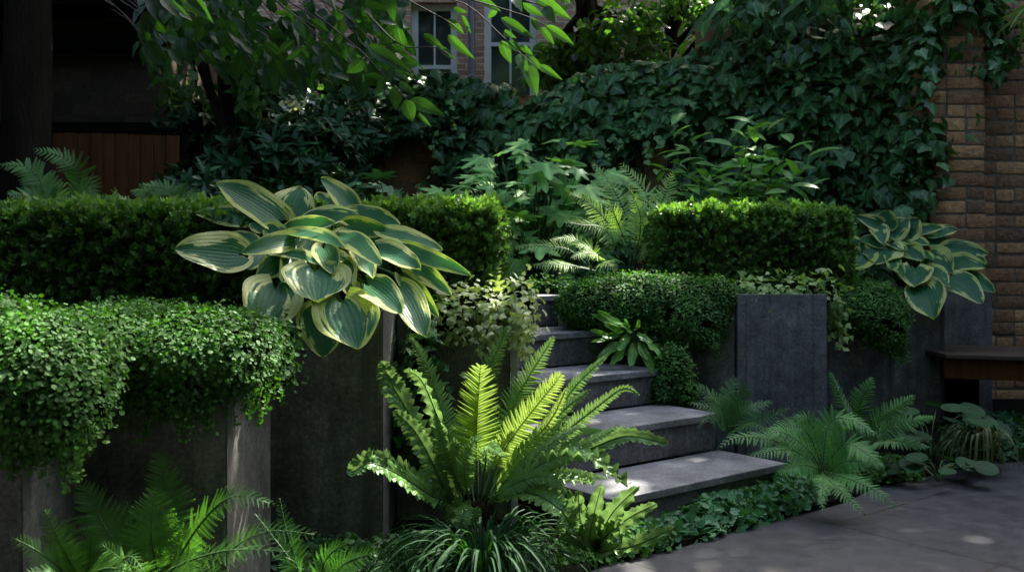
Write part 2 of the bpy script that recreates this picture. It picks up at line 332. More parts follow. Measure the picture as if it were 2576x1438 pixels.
def bricktex(name, c1, c2, mo, rh=.075, wmul=1., mossy=0.):
    m, nt, bs, out = newmat(name)
    g = node(nt, 'ShaderNodeNewGeometry').outputs['Position']; sp = node(nt, 'ShaderNodeSeparateXYZ'); nt.links.new(g, sp.inputs[0])
    cb = node(nt, 'ShaderNodeCombineXYZ'); nt.links.new(sp.outputs[0], cb.inputs[0]); nt.links.new(sp.outputs[2], cb.inputs[1])
    nn = noise(nt, 6, 3, cb.outputs[0]); add = node(nt, 'ShaderNodeVectorMath', operation='MULTIPLY_ADD')
    nt.links.new(nn.outputs['Color'], add.inputs[0]); add.inputs[1].default_value = (.02, .02, 0); nt.links.new(cb.outputs[0], add.inputs[2])
    b = node(nt, 'ShaderNodeTexBrick'); b.inputs['Scale'].default_value = 1; b.inputs['Brick Width'].default_value = rh * 3 * wmul; b.inputs['Row Height'].default_value = rh
    b.inputs['Mortar Size'].default_value = .007; b.inputs['Mortar Smooth'].default_value = .2
    b.inputs['Color1'].default_value = c1 + (1,); b.inputs['Color2'].default_value = c2 + (1,); b.inputs['Mortar'].default_value = mo + (1,)
    nt.links.new(add.outputs[0], b.inputs[0])
    n1 = noise(nt, 22, 8, rough=.7).outputs[0]; c = mixc(nt, .7, b.outputs['Color'], ramp(nt, n1, [(.3, (.45, .42, .4)), (.7, (1.4, 1.35, 1.25))]), 'MULTIPLY')
    if mossy: c = mixc(nt, math_(nt, 'MULTIPLY', ramp(nt, noise(nt, 2.2, 4).outputs[0], [(.4, (0, 0, 0)), (.62, (1, 1, 1))]), mossy), c, (.02, .028, .01))
    nt.links.new(c, bs.inputs['Base Color']); bs.inputs['Roughness'].default_value = .9; bs.inputs['Specular IOR Level'].default_value = .1
    bump(nt, bs, math_(nt, 'SUBTRACT', n1, b.outputs['Fac']), .6, .012); return m
M['housebrick'] = bricktex('house_brick', (.42, .25, .19), (.28, .17, .13), (.52, .45, .36), .078)
M['gardenbrick'] = bricktex('garden_wall_brick', (.42, .21, .09), (.26, .14, .07), (.24, .19, .12), .085, mossy=.6)
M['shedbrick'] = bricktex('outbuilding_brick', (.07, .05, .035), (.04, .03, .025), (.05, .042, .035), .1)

# ------------------------------------------------------------------ leaf templates: x across, y along, z up from the face
def T_(V, faces, uv):
    return dict(V=np.array(V, float), L=np.concatenate([np.array(f) for f in faces]), S=np.array([len(f) for f in faces]), U=np.array(uv, float))
def bladeT(nt_, ns, wf, fold=.15, curl=.2, w=1., wav=0.):
    t = np.linspace(0, 1, nt_ + 1); V = []; U = []
    for i, tt in enumerate(t):
        for j in range(ns + 1):
            s = -1 + 2 * j / ns; ww = wf(tt) * w
            V.append((s * ww, tt, abs(s) * ww * fold - curl * tt * tt + wav * math.sin(tt * 17) * abs(s) * ww)); U.append((.5 + s / 2, tt))
    Fs = []
    for i in range(nt_):
        for j in range(ns):
            a = i * (ns + 1) + j; Fs.append((a, a + 1, a + ns + 2, a + ns + 1))
    return T_(V, Fs, U)
ovate = lambda t: .30 * max(.001, math.sin(math.pi * min(1, t ** .72))) ** .8 * (1 - .25 * t)
lance = lambda t: .16 * max(.002, math.sin(math.pi * t ** .85)) ** .8
TL_OV = bladeT(6, 2, ovate, .35, .25)
TL_LA = bladeT(4, 2, lance, .4, .2)
TL_SM = bladeT(2, 2, lambda t: (.06, .30, .02)[int(round(t * 2))], .3, .15)
def discT(n=7, notch=True):
    V = [(0, .42, 0)]; U = [(.5, .5)]
    for k in range(n):
        a = -math.pi / 2 + 2 * math.pi * (k + .5) / n
        r = .5; V.append((r * math.cos(a), .5 + r * math.sin(a), .09)); U.append((.5 + .5 * math.cos(a), .5 + .5 * math.sin(a)))
    return T_(V, [(0, k + 1, (k + 1) % n + 1) for k in range(n)], U)
T_DISC = discT(6)
def lobeT(out, cen=(0, .38), cz=.06, ridge=.0):
    V = [(cen[0], cen[1], cz)]; U = [(.5, .4)]
    for (x, y) in out: V.append((x, y, -.10 * (x * x + (y - cen[1]) ** 2))); U.append((.5 + x * .5, y))
    n = len(out); return T_(V, [(0, k + 1, (k + 1) % n + 1) for k in range(n)], U)
_iv = [(0, .08), (.12, -.03), (.30, -.04), (.40, .10), (.56, .34), (.40, .45), (.29, .55), (.16, .78), (0, 1.0)]
T_IVY = lobeT(_iv + [(-x, y) for x, y in _iv[-2:0:-1]])
_pal = []
for k, (a, r) in enumerate([(-150, .42), (-118, .62), (-62, .86), (-30, .98), (0, 1.05), (30, .98), (62, .86), (118, .62), (150, .42)]):
    pass
def palmT():
    pts = []; angs = [-140, -95, -50, 0, 50, 95, 140]; rs = [.48, .72, .92, 1.0, .92, .72, .48]
    for k in range(len(angs)):
        a = math.radians(angs[k]); r = rs[k]
        for da, rr in ((-15, .62), (-8, .85), (0, 1.0), (8, .85), (15, .62)):
            b = a + math.radians(da); pts.append((r * rr * math.sin(b) * .62, .38 + r * rr * math.cos(b) * .62))
        if k < len(angs) - 1:
            b = math.radians((angs[k] + angs[k + 1]) / 2); pts.append((.42 * math.sin(b) * .62, .38 + .42 * math.cos(b) * .62))
    pts.append((0, .30))
    return lobeT(pts, (0, .38), .05)
T_PALM = palmT()
def sprigT(n=9, L=1., leaf=.42, spread=.75, seed=1):
    r = np.random.default_rng(seed); g = G()
    for k in range(n):
        h = .12 + .8 * k / n; a = k * 2.4 + r.uniform(-.3, .3); o = np.array((math.cos(a), math.sin(a), 0))
        y = nrm(o * spread * (1 - .5 * h) + np.array((0, 0, .55 + h * .6))); z = nrm(np.cross(np.cross(y, (0, 0, 1.)), y) + r.normal(0, .15, 3)); x = nrm(np.cross(y, z)); z = np.cross(x, y)
        p = np.array((0, 0, h * L * .62))
        g.scatter(TL_SM, p[None], x[None], y[None], z[None], leaf * r.uniform(.8, 1.1), .5)
    V = np.concatenate(g.V)
    # sprig axis becomes y
    V = V[:, [0, 2, 1]] * np.array((1, 1, -1))
    return dict(V=V, L=np.concatenate(g.L), S=np.concatenate(g.S), U=np.tile(TL_SM['U'], (n, 1)))
SPRIGS = [sprigT(seed=s) for s in (1, 2, 3)]
def pinnaT(n=9, lance_=.30, toothed=True):     # a pinna cut into small leaflets along its own midrib
    V = []; Fs = []; U = []
    V += [(-.012, 0, 0), (.012, 0, 0), (.0, 1, -.12)]; U += [(.48, 0), (.52, 0), (.5, 1)]; Fs.append((0, 1, 2))
    for k in range(n):
        t = (k + .3) / n; w = lance_ * (1 - t) ** .6 * (.75 + .25 * min(1, t * 6)); dt = .92 / n
        for sx in (-1, 1):
            b = len(V); z = -.12 * t * t
            V += [(0, t, z), (sx * w * .75, t + dt * .35 + w * .30, z - .02), (sx * w, t + dt * .75 + w * .38, z - .03), (sx * w * .5, t + dt * .95 + w * .16, z), (0, t + dt, z)]
            U += [(.5, t)] * 5; Fs.append((b, b + 1, b + 2, b + 3, b + 4) if sx > 0 else (b + 4, b + 3, b + 2, b + 1, b))
    return T_(V, Fs, U)
T_PIN = pinnaT(10, .19); T_PINN = pinnaT(9, .12); T_PINW = pinnaT(8, .2)
T_FING = bladeT(6, 2, lambda t: (.62 if t < .05 else .56 * (1 - t) ** .6 + .02) * (1 + .12 * math.sin(t * 20)), .25, .10)   # one lobe of a pinnate frond, wide at the midrib
T_STRAPP = bladeT(4, 2, lambda t: (.62, .66, .60, .42, .06)[int(round(t * 4))], .2, .25)

def frames(Y, Zh):
    Y = nrm(Y); X = nrm(np.cross(Y, Zh)); Z = np.cross(X, Y); return X, Y, Z
def spline(pts, n):
    p = np.asarray(pts, float); m = len(p)
    if m == 2: return p[0] + (p[1] - p[0]) * np.linspace(0, 1, n)[:, None]
    q = np.vstack([2 * p[0] - p[1], p, 2 * p[-1] - p[-2]]); out = []
    for u in np.linspace(0, m - 1 - 1e-9, n):
        i = int(u); t = u - i; a, b, c, d = q[i:i + 4]
        out.append(.5 * (2 * b + (c - a) * t + (2 * a - 5 * b + 4 * c - d) * t * t + (3 * b - a - 3 * c + d) * t ** 3))
    return np.array(out)
def frond(g, pts, hw, n=26, T=T_PIN, face=(0, -.8, .6), sweep=28, prof=None, start=.15, k=1.0, droop=.15, rnd=.5, mat=0, smat=1, sr=.0035, roll=0., jit=.06, fold=.0):
    p = spline(pts, 60); seg = np.linalg.norm(np.diff(p, axis=0), axis=1); cum = np.concatenate([[0], np.cumsum(seg)]); Lg = cum[-1]
    tt = np.linspace(start, .995, n); P_ = np.stack([np.interp(tt * Lg, cum, p[:, c]) for c in range(3)], 1)
    tg = nrm(np.stack([np.interp(tt * Lg, cum, np.gradient(p[:, c])) for c in range(3)], 1))
    face = nrm(np.array(face, float)); s = nrm(np.cross(tg, face)); fz = np.cross(s, tg)
    ra = math.radians(roll); s, fz = s * math.cos(ra) + fz * math.sin(ra), fz * math.cos(ra) - s * math.sin(ra)
    prof = prof or (lambda t: np.minimum(1, .14 + 2.9 * t) * np.clip(1 - t, 0, 1) ** .6 + .03)
    u = (tt - start) / (1 - start); ln = hw * prof(u); sp = Lg * (1 - start) / n
    for sd in (1, -1):
        th = np.radians(sweep + rng.normal(0, 4, n)) + u * .35
        y = s * sd * np.cos(th)[:, None] + tg * np.sin(th)[:, None] + fz * fold + np.array((0, 0, -droop)) + rng.normal(0, jit, (n, 3))
        zz = fz + rng.normal(0, jit, (n, 3)); X, Y, Z = frames(y, zz)
        l = ln * rng.uniform(.9, 1.08, n)
        sx = l if (T is T_PIN or T is T_PINW or T is T_PINN) else np.minimum(sp * k, l)
        g.scatter(T, P_ + fz * .001, X, Y, Z, np.stack([sx, l, l], 1), np.clip(rnd + rng.normal(0, .08, n), 0, 1), mat)
    g.tube(p[::3], sr, sr * .3, 4, smat, .6)
def strap(g, pts, hw, face=(0, -.8, .6), n=40, wave=.25, roll=0, rnd=.5, mat=0, teeth=0., tip=.6, ww=7, start=0.):
    p = spline(pts, n); tg = nrm(np.gradient(p, axis=0)); face = nrm(np.array(face, float)); s = nrm(np.cross(tg, face)); fz = np.cross(s, tg)
    ra = math.radians(roll); s, fz = s * math.cos(ra) + fz * math.sin(ra), fz * math.cos(ra) - s * math.sin(ra)
    t = np.linspace(0, 1, n); w = hw * (np.minimum(1, .18 + 1.9 * t) * np.clip(1 - t, 0, 1) ** .38 + .0)
    if teeth: w = w * (1 + teeth * (2 * np.abs((t * n / 3.) % 1 - .5) - .5) + rng.normal(0, teeth * .25, n)); w[-1] = 0
    ns = 8; rows = []
    ph = rng.uniform(0, 6, 2)
    for j in range(ns + 1):
        q = -1 + 2 * j / ns
        wv = wave * hw * abs(q) ** 2 * np.sin(t * 2 * math.pi * ww + ph[0 if q < 0 else 1]) + hw * .22 * abs(q) - .06 * hw * np.cos(q * 9)
        rows.append(p + s * (q * w)[:, None] + fz * wv[:, None] + tg * (abs(q) * hw * .25))
    Pg = np.stack(rows, 1)
    uu = np.stack(np.meshgrid(t, np.linspace(0, 1, ns + 1), indexing='ij'), -1)[..., ::-1]
    g.grid(Pg, uu, rnd, mat)

def lump(p, f=9., ph=0.):
    return (np.sin(p[:, 0] * f + 1.3 * np.sin(p[:, 2] * f * .7 + ph)) + np.sin(p[:, 1] * f * 1.1 + ph + p[:, 2] * 3) + np.sin(p[:, 2] * f * 1.3 + p[:, 0] * f * .6 + ph)) / 3
def blobpts(ells, n, lf=9., la=.12, keep=lambda p, q: np.ones(len(p), bool)):
    pos = []; nor = []
    areas = np.array([(a * b + b * c + a * c) for (_, (a, b, c)) in ells]); areas = areas / areas.sum()
    for i, (c, r) in enumerate(ells):
        m = int(n * areas[i]); v = nrm(rng.normal(0, 1, (m, 3))); c = np.array(c); r = np.array(r)
        p = c + v * r; nn = nrm(v / r); p = p + nn * (lump(p, lf, i) * la * r.min())[:, None]; ok = keep(p, nn)
        if la < .2: ok &= lump(p, 31, 5) + .8 * lump(p, 67, 2) > -1.15 + .3 * (nn[:, 2] < .2)
        for j, (c2, r2) in enumerate(ells):
            if j != i: ok &= (((p - np.array(c2)) / np.array(r2)) ** 2).sum(1) > .78
        pos.append(p[ok]); nor.append(nn[ok])
    return np.concatenate(pos), np.concatenate(nor)
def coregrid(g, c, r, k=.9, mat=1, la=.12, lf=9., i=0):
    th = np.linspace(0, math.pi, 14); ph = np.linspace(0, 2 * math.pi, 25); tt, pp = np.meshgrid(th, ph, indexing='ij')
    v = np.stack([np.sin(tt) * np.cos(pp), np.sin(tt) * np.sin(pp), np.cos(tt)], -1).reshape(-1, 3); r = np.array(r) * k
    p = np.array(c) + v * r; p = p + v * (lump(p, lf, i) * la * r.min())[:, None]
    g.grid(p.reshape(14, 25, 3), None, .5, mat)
def mound(name, label, cat, ells, n, size, mat, T=T_DISC, keep=None, strands=(), group=None, la=.19, upm=.9, seed=0, kind=None, core=True, lf=10.):
    loc = np.array(ells[0][0]); root = thing(name, label, cat, loc, group)
    if kind: root['kind'] = kind
    g = G(); keep = keep or (lambda p, q: (q[:, 1] < .55))
    p, q = blobpts(ells, n, lf, la, keep); m = len(p)
    if ells[0][0][2] > 1.7: kq = shaded(p, 1.2); p = p[kq]; q = q[kq]; m = len(p)
    p = p - q * (rng.uniform(0, 1, m) ** 2 * size * 2.2)[:, None] + rng.normal(0, size * .3, (m, 3)) + q * (np.maximum(0, rng.uniform(-5, 1, m)) * size * 2.6)[:, None]
    z = nrm(q * .8 + np.array((0, 0, upm)) + rng.normal(0, .35, (m, 3)))
    y = nrm(np.array((0, 0, -1.)) + q * .5 + rng.normal(0, .7, (m, 3)))
    X, Y, Z = frames(y, z); cl = np.clip(.45 + .25 * lump(p, 23, 2) + rng.normal(0, .2, m), 0, 1)
    g.scatter(T, p, X, Y, Z, size * rng.uniform(.55, 1.25, m), cl)
    for (a, ln) in strands:
        a = np.array(a, float); k = max(4, int(ln / (size * .5))); t = np.linspace(0, 1, k)
        w = np.cumsum(rng.normal(0, size * .25, (k, 3)), 0); w[:, 2] *= .3
        pp = a + np.outer(t, (0, 0, -ln)) + w
        g.tube(pp, .0012, .0006, 3, 1, .6)
        for r_ in range(3):
            o = rng.normal(0, size * .55, (k, 3)); zz = nrm(np.array((0, -.8, .6)) + rng.normal(0, .4, (k, 3))); X, Y, Z = frames(rng.normal(0, .7, (k, 3)) + np.array((0, 0, -1)), zz)
            g.scatter(T, pp + o, X, Y, Z, size * rng.uniform(.5, 1.05, k), rng.uniform(.2, .9, k))
    g.build('foliage', [mat, M['darkstem']], root)
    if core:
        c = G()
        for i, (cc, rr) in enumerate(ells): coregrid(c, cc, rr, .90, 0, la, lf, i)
        c.build('shade_core', M['core'], root)
    return root
def hedge(name, label, a, b, n, mat, size=.05, seed=0, rot=0., rnd=.06):
    a = np.array(a, float); b = np.array(b, float); c = (a + b) / 2; h = (b - a) / 2
    root = thing(name, label, 'hedge', (c[0], c[1], a[2]), 'clipped box hedges above the planters')
    S = np.array([h[1] * h[2] * .9, h[0] * h[2] * 2.0, h[0] * h[1] * 1.6]); pr = np.array([S[0], S[0], S[1], S[1] * .15, S[2]]); pr /= pr.sum()
    f = rng.choice(5, n, p=pr); uv = rng.uniform(-1, 1, (n, 3))
    uv[f == 0, 0] = -1; uv[f == 1, 0] = 1; uv[f == 2, 1] = -1; uv[f == 3, 1] = 1; uv[f == 4, 2] = 1
    p = uv * h; inn = np.clip(p, -h + rnd, h - rnd); inn[:, 2] = np.minimum(p[:, 2], h[2] - rnd)
    d = nrm(p - inn + 1e-6 * rng.normal(0, 1, p.shape)); p = inn + d * rnd
    p = p + c; p = p + d * (lump(p, 13, seed) * .016 + lump(p, 41, seed) * .007 - rng.uniform(0, 1, n) ** 1.3 * size * 1.1 + .01)[:, None]
    y = nrm(d * .75 + np.array((0, 0, .75)) + rng.normal(0, .42, (n, 3))); z = nrm(rng.normal(0, 1, (n, 3))); X, Y, Z = frames(y, z)
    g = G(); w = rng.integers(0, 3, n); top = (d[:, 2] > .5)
    base = np.clip(.32 + .42 * top + .22 * lump(p, 31, seed + 3) + rng.normal(0, .18, n), 0, 1)  # top sprigs lighter: pale new tips, plus overhead light put into the colour
    sc = size * rng.uniform(.6, 1.1, n) * (1 + .35 * top * (rng.uniform(0, 1, n) > .8))
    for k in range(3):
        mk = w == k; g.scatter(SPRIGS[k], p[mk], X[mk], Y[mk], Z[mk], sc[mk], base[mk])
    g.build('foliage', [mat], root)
    k = G(); q = rnd * .7; k.box(a + np.array((q, q, 0)), b - np.array((q, q, q))); k.build('shade_body', M['core'], root, False, .03)
    return root

# ================================================================== THE SETTING
g = G(); g.grid(np.stack(np.meshgrid(np.linspace(-60, 60, 3), np.linspace(-30, 90, 3), indexing='ij') + [np.zeros((3, 3))], -1)); tag(g.build('paving', M['paving'], smooth=False), kind='structure')
def gp(u, v, z=0.): d = (EYE - z) * F / (v - HZ); return ((u - CX) / F * d, d)
edge = [(1400, 1500), (1500, 1425), (1600, 1400), (1700, 1380), (1850, 1335), (1960, 1305), (2060, 1282), (2130, 1262), (2200, 1225), (2300, 1208), (2400, 1178), (2470, 1160), (2576, 1158), (2700, 1158)]
bed = [gp(*e) for e in edge]
g = G(); g.prism([(-4, 1.2), (bed[0][0] - .15, 1.6), (bed[0][0] - .1, bed[0][1] - .1)] + bed + [(6, 4.9), (6, 7.2), (-4, 7.2)], .0, .02); tag(g.build('planting_bed', M['soil'], smooth=False), kind='structure')
terr = [(-8, 3.3), (-1.75, 3.3), (-.9, 3.9), (-.1, 3.98), (-.3, 4.3), (-.56, 4.62), (-.49, 4.93), (.22, 5.49), (.50, 5.12), (1.05, 4.90), (1.5, 4.95), (1.72, 5.5), (2.1, 5.95), (2.6, 6.1), (2.75, 6.9), (12, 7.2), (12, 30), (-12, 30)]
g = G(); g.prism(terr, .004, .775); tag(g.build('raised_terrace', M['soil'], smooth=False), kind='structure')

# ---- stairs
st = thing('stone_stairs', 'five dark slate steps with paler treads rising between the planters', 'stairs', (.35, 3.45, 0))
L1 = np.array((.352, 3.455, 0)); ax = (NS, AS)
for n in range(5):
    o = L1 + AS * .35 * n; zt = .16 * (n + 1)
    g = G(); g.box((.012, .014, .16 * n + (.004 if n else 0) - (0 if n else 0)), (.968, .364 if n < 4 else .52, zt - .033), ax=ax, org=o, rnd=rng.uniform(.7, 1)); g.build('riser', M['riser'], st, False, .003)
    g = G(); g.box((0, 0, zt - .030), (.98, .352 if n < 4 else .55, zt), ax=ax, org=o, rnd=rng.uniform(.8, 1)); g.build('tread', M['tread'], st, False, .004)

# ---- zinc planters
def planter(label, x0, x1, y0, y1, ztop, mat, skew=0., flange=(), edges=(), t=.012, pale=None):
    root = thing('metal_planter', label, 'planter', (x0, y0, 0), 'tall dark metal planters')
    poly = [(x0, y0), (x1, y0), (x1 - skew * 0, y1), (x0 - skew, y1)]
    g = G(); cx = sum(p[0] for p in poly) / 4; cy = sum(p[1] for p in poly) / 4
    inn = [(x0 + t, y0 + t), (x1 - t, y0 + t), (x1 - t, y1 - t), (x0 - skew + t, y1 - t)]
    n = 4; V = [(x, y, .004) for x, y in poly] + [(x, y, ztop) for x, y in poly] + [(x, y, ztop) for x, y in inn] + [(x, y, ztop - .12) for x, y in inn]
    L = []; S = []
    for i in range(4):
        j = (i + 1) % 4
        for q in range(3): L += [q * 4 + i, q * 4 + j, (q + 1) * 4 + j, (q + 1) * 4 + i]; S.append(4)
    g.add(V, L, S, None, 1.); g.build('panel', mat, root, False, .0025)
    s = G(); s.prism([(x + .002 * (1 if x < cx else -1), y + .002 * (1 if y < cy else -1)) for x, y in inn], ztop - .10, ztop - .02); s.build('soil', M['soil'], root, False)
    for (fx, w) in flange:
        f = G(); f.box((fx, y0 - .0045, .006), (fx + w, y0 - .0005, ztop - .002)); f.build('seam_light_strip', pale or mat, root, False, .001)  # pale strips carry painted edge light, plain ones are seams
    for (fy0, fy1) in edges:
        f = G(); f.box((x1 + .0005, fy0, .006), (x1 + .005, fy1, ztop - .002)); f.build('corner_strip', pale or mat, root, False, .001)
    return root
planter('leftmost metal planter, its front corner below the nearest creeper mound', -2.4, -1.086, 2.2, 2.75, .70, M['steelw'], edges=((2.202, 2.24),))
planter('metal planter with edge light painted on its corner under the wide creeper mound', -1.52, -.749, 2.6, 3.09, .735, M['steelw'], edges=((2.602, 2.66),), pale=M['edgelight'])
planter('tall metal planter holding the big variegated hosta', -.955, -.436, 3.33, 3.9, .822, M['steelw'], edges=((3.332, 3.40),), flange=((-.50, .03),), pale=M['edgelight'])
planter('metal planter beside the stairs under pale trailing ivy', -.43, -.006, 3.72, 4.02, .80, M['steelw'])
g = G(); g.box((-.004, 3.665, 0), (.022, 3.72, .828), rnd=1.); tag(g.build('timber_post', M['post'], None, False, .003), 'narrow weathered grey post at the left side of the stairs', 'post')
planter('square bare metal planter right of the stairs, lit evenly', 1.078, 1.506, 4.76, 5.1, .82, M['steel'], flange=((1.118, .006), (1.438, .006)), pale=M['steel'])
planter('metal planter under the rounded creeper mound, second right of the stairs', 1.60, 2.035, 5.30, 5.7, .80, M['steel'], flange=((2.012, .02),), pale=M['edgelight'])
planter('dark metal planter holding the smaller hosta', 2.045, 2.556, 5.88, 6.3, .82, M['steelw'], flange=((2.53, .022),), pale=M['edgelight'])
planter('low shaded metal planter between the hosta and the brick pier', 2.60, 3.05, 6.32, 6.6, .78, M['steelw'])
# plate that holds the bank beside the stairs
g = G(); a0 = np.array((.24, 5.19, 0)); b0 = np.array((1.07, 4.79, 0)); dx = nrm(b0 - a0); dy = np.array((-dx[1], dx[0], 0))
g.box((0, 0, .02), (np.linalg.norm(b0 - a0), .012, .80), ax=(dx, dy), org=a0, rnd=1.); tag(g.build('retaining_plate', M['steel'], None, False, .002), 'dark metal plate holding the bank right of the stairs, below the creeper', 'retaining wall')

# ---- bench
b = thing('wooden_bench', 'dark wooden bench against the brick wall at right', 'bench', (3.0, 5.9, 0))
def benchbox(name, x0, x1, yf0, yf1, yb, z0, z1, mat=M['bench']):
    g = G(); V = [(x0, yf0, z0), (x1, yf1, z0), (x1, yb, z0), (x0, yb, z0)]; V += [(x, y, z1) for x, y, _ in V]
    g.add(V, [3, 2, 1, 0, 4, 5, 6, 7, 0, 1, 5, 4, 1, 2, 6, 5, 2, 3, 7, 6, 3, 0, 4, 7], [4] * 6, None, 1.); g.build(name, mat, b, False, .003)
for i in range(4):
    f0 = i * .115; benchbox('seat_board', 2.44, 4.2, 5.62 + f0, 5.12 + f0 * 1.3, 5.62 + f0 + .112 + (.0), .425, .45) if 0 else None
for i in range(3):
    y0 = 5.60 + i * .23; y1 = 5.05 + i * .23
    g = G(); V = [(2.44, y0, .425), (4.2, y1, .425), (4.2, y1 + .222, .425), (2.44, y0 + .222, .425)]; V += [(x, y, .45) for x, y, _ in V]
    g.add(V, [3, 2, 1, 0, 4, 5, 6, 7, 0, 1, 5, 4, 1, 2, 6, 5, 2, 3, 7, 6, 3, 0, 4, 7], [4] * 6, None, .9); g.build('seat_board', M['bench'], b, False, .003)
g = G(); V = [(2.45, 5.63, .31), (4.2, 5.08, .31), (4.2, 5.11, .31), (2.45, 5.66, .31)]; V += [(x, y, .422) for x, y, _ in V]
g.add(V, [3, 2, 1, 0, 4, 5, 6, 7, 0, 1, 5, 4, 1, 2, 6, 5, 2, 3, 7, 6, 3, 0, 4, 7], [4] * 6, None, .9); g.build('front_rail', M['fence'], b, False, .003)
for x in (2.62, 4.0):
    g = G(); g.box((x, 5.75, .022), (x + .08, 6.1, .424)); g.build('leg', M['dark'], b, False, .003)

# ---- brick pier and brick wall at the right, brick by brick
def brickwall(name, label, x0, x1, y, dep, z0, z1, ch=.092, bl=.26, cat='wall', left=True):
    root = thing(name, label, cat, (x0, y, z0)); g = G(); r = np.random.default_rng(int(x0 * 100))
    k = 0; z = z0
    while z < z1:
        x = x0 - (bl / 2 if k % 2 else 0) * 1.0
        while x < x1:
            l = bl * r.choice([1, 1, .5]) if k % 3 else bl * r.choice([.5, 1]); xa = max(x, x0); xb = min(x + l - .013, x1); 
            if xb - xa > .03:
                j = r.normal(0, .0032, 4); g.box((xa + j[0], y + r.uniform(-.003, .003), z + j[2] + .0), (xb + j[1], y + dep, z + ch - .013 + j[3]), rnd=r.uniform(0, 1))
            x += l
        z += ch; k += 1
    o = g.build('brickwork', M['brick'], root, True, .005)
    m = G(); m.box((x0 + .006, y + .0045, z0), (x1 - .012, y + dep - .01, z1)); m.build('mortar', M['mortar'], root, False)
    return root
brickwall('brick_pier', 'rugged ochre brick pier at the right end of the ivy wall', 2.79, 3.17, 6.05 + .62, .5, 0, 4.2, cat='pier')
brickwall('brick_wall', 'brown and purple brick wall behind the bench', 3.20, 5.4, 6.22 + .62, .35, 0, 4.2)

# ---- garden wall at the back under ivy
def wallpt(t): return np.array((3.05, 7.05, 0)) * (1 - t) + np.array((-3.6, 9.4, 0)) * t
g = G(); a0 = wallpt(0.); b0 = wallpt(1.); dxw = nrm(b0 - a0); dyw = np.array((dxw[1], -dxw[0], 0)); LW = np.linalg.norm(b0 - a0)
if dyw[1] < 0: dyw = -dyw
g.box((0, 0, .0), (LW, .3, 2.3), ax=(dxw, dyw), org=a0); g.box((0, .002, 2.302), (1.75, .298, 2.80), ax=(dxw, dyw), org=a0); tag(g.build('garden_wall', M['gardenbrick'], None, False, .01), 'old garden brick wall showing in gaps under dark ivy', 'wall')

# ---- house
h = thing('brick_house', 'brown brick house with white sash windows behind the garden', 'house', (-1, 13, 0))
g = G(); hx0, hx1, hy = -4.9, 3.4, 13.0
wins = [(-1.32, -.72, 2.9, 4.3), (-.36, .32, 2.9, 4.9)]
xs = [hx0, wins[0][0], wins[0][1], wins[1][0], wins[1][1], hx1]
for i in range(5):
    if i in (1, 3):
        w = wins[0 if i == 1 else 1]; g.box((xs[i], hy, 0), (xs[i + 1], hy + .4, w[2])); g.box((xs[i], hy, w[3]), (xs[i + 1], hy + .4, 7.5))
    else: g.box((xs[i], hy, 0), (xs[i + 1], hy + .4, 7.5))
g.build('wall', M['housebrick'], h, False)
g = G(); g.box((hx0, hy + .42, 0), (hx1, hy + 7, 7.4)); g.build('rear_block', M['housebrick'], h, False)
for w in wins + [(-4.72, -4.2, 2.35, 3.85)]:
    x0, x1, z0, z1 = w; f = G(); y = hy + .10 if w[0] > -4 else hy - .06; t = .085
    f.box((x0, y, z0), (x0 + t, y + .12, z1)); f.box((x1 - t, y, z0), (x1, y + .12, z1)); f.box((x0 + t, y, z1 - t), (x1 - t, y + .12, z1)); f.box((x0 + t, y, z0), (x1 - t, y + .12, z0 + t))
    zm = (z0 + z1) / 2 - .15; f.box((x0 + t, y + .01, zm), (x1 - t, y + .10, zm + .05)); xm = (x0 + x1) / 2
    f.box((xm - .012, y + .03, z0 + t), (xm + .012, y + .09, zm)); f.box((xm - .012, y + .03, zm + .05), (xm + .012, y + .09, z1 - t))
    fo = f.build('window', M['white'], h, False)
    q = G(); q.box((x0 + t, y + .05, z0 + t), (x1 - t, y + .056, z1 - t)); po = q.build('pane', M['glass'], h, False); po.parent = fo; po.location = (0, 0, 0)
    q = G(); q.box((x0 - .05, hy - .08, z0 - .09), (x1 + .05, hy - .003, z0 - .01)); q.build('sill', M['white'], h, False)
g = G(); g.tube([(-.52, 12.93, 1.), (-.52, 12.93, 6.)], .045, .045, 8); g.build('drainpipe', M['moss'], h)
# ---- dark outbuilding
sroot = thing('dark_outbuilding', 'nearly black brick outbuilding deep in shade at upper left', 'outbuilding', (-4, 8.4, .8))
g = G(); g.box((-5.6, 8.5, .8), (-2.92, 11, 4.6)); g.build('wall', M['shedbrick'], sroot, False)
g = G(); g.box((-5.6, 8.30, 2.72), (-2.88, 8.495, 2.86)); g.box((-5.6, 8.36, 1.98), (-2.90, 8.495, 2.12)); g.build('beam', M['dark'], sroot, False, .01)
g = G(); g.box((-5.8, 8.0, 3.02), (-2.7, 8.495, 3.10)); g.build('eaves', M['dark'], sroot, False, .01)
# ---- timber fence
fr = thing('timber_fence', 'brown vertical board fence in shade at left', 'fence', (-3.3, 7.2, .8))
g = G(); x = -3.42; k = 0
while x < -2.46:
    g.box((x, 7.2 + (k % 2) * .006, .80), (x + .088, 7.225, 1.90 - (x + 3.4) * .035), rnd=rng.uniform(.5, 1)); x += .092; k += 1
g.build('boards', M['fence'], fr, False, .002)
g = G(); g.box((-3.45, 7.19, 1.90), (-2.40, 7.26, 1.925)); g.build('top_rail', M['dark'], fr, False, .003)
g = G(); g.box((-3.5, 7.24, .8), (-3.43, 7.31, 1.92)); g.build('post', M['dark'], fr, False, .003)
g = G(); g.box((-2.45, 7.24, .8), (-2.38, 7.31, 1.88)); g.build('post', M['dark'], fr, False, .003)
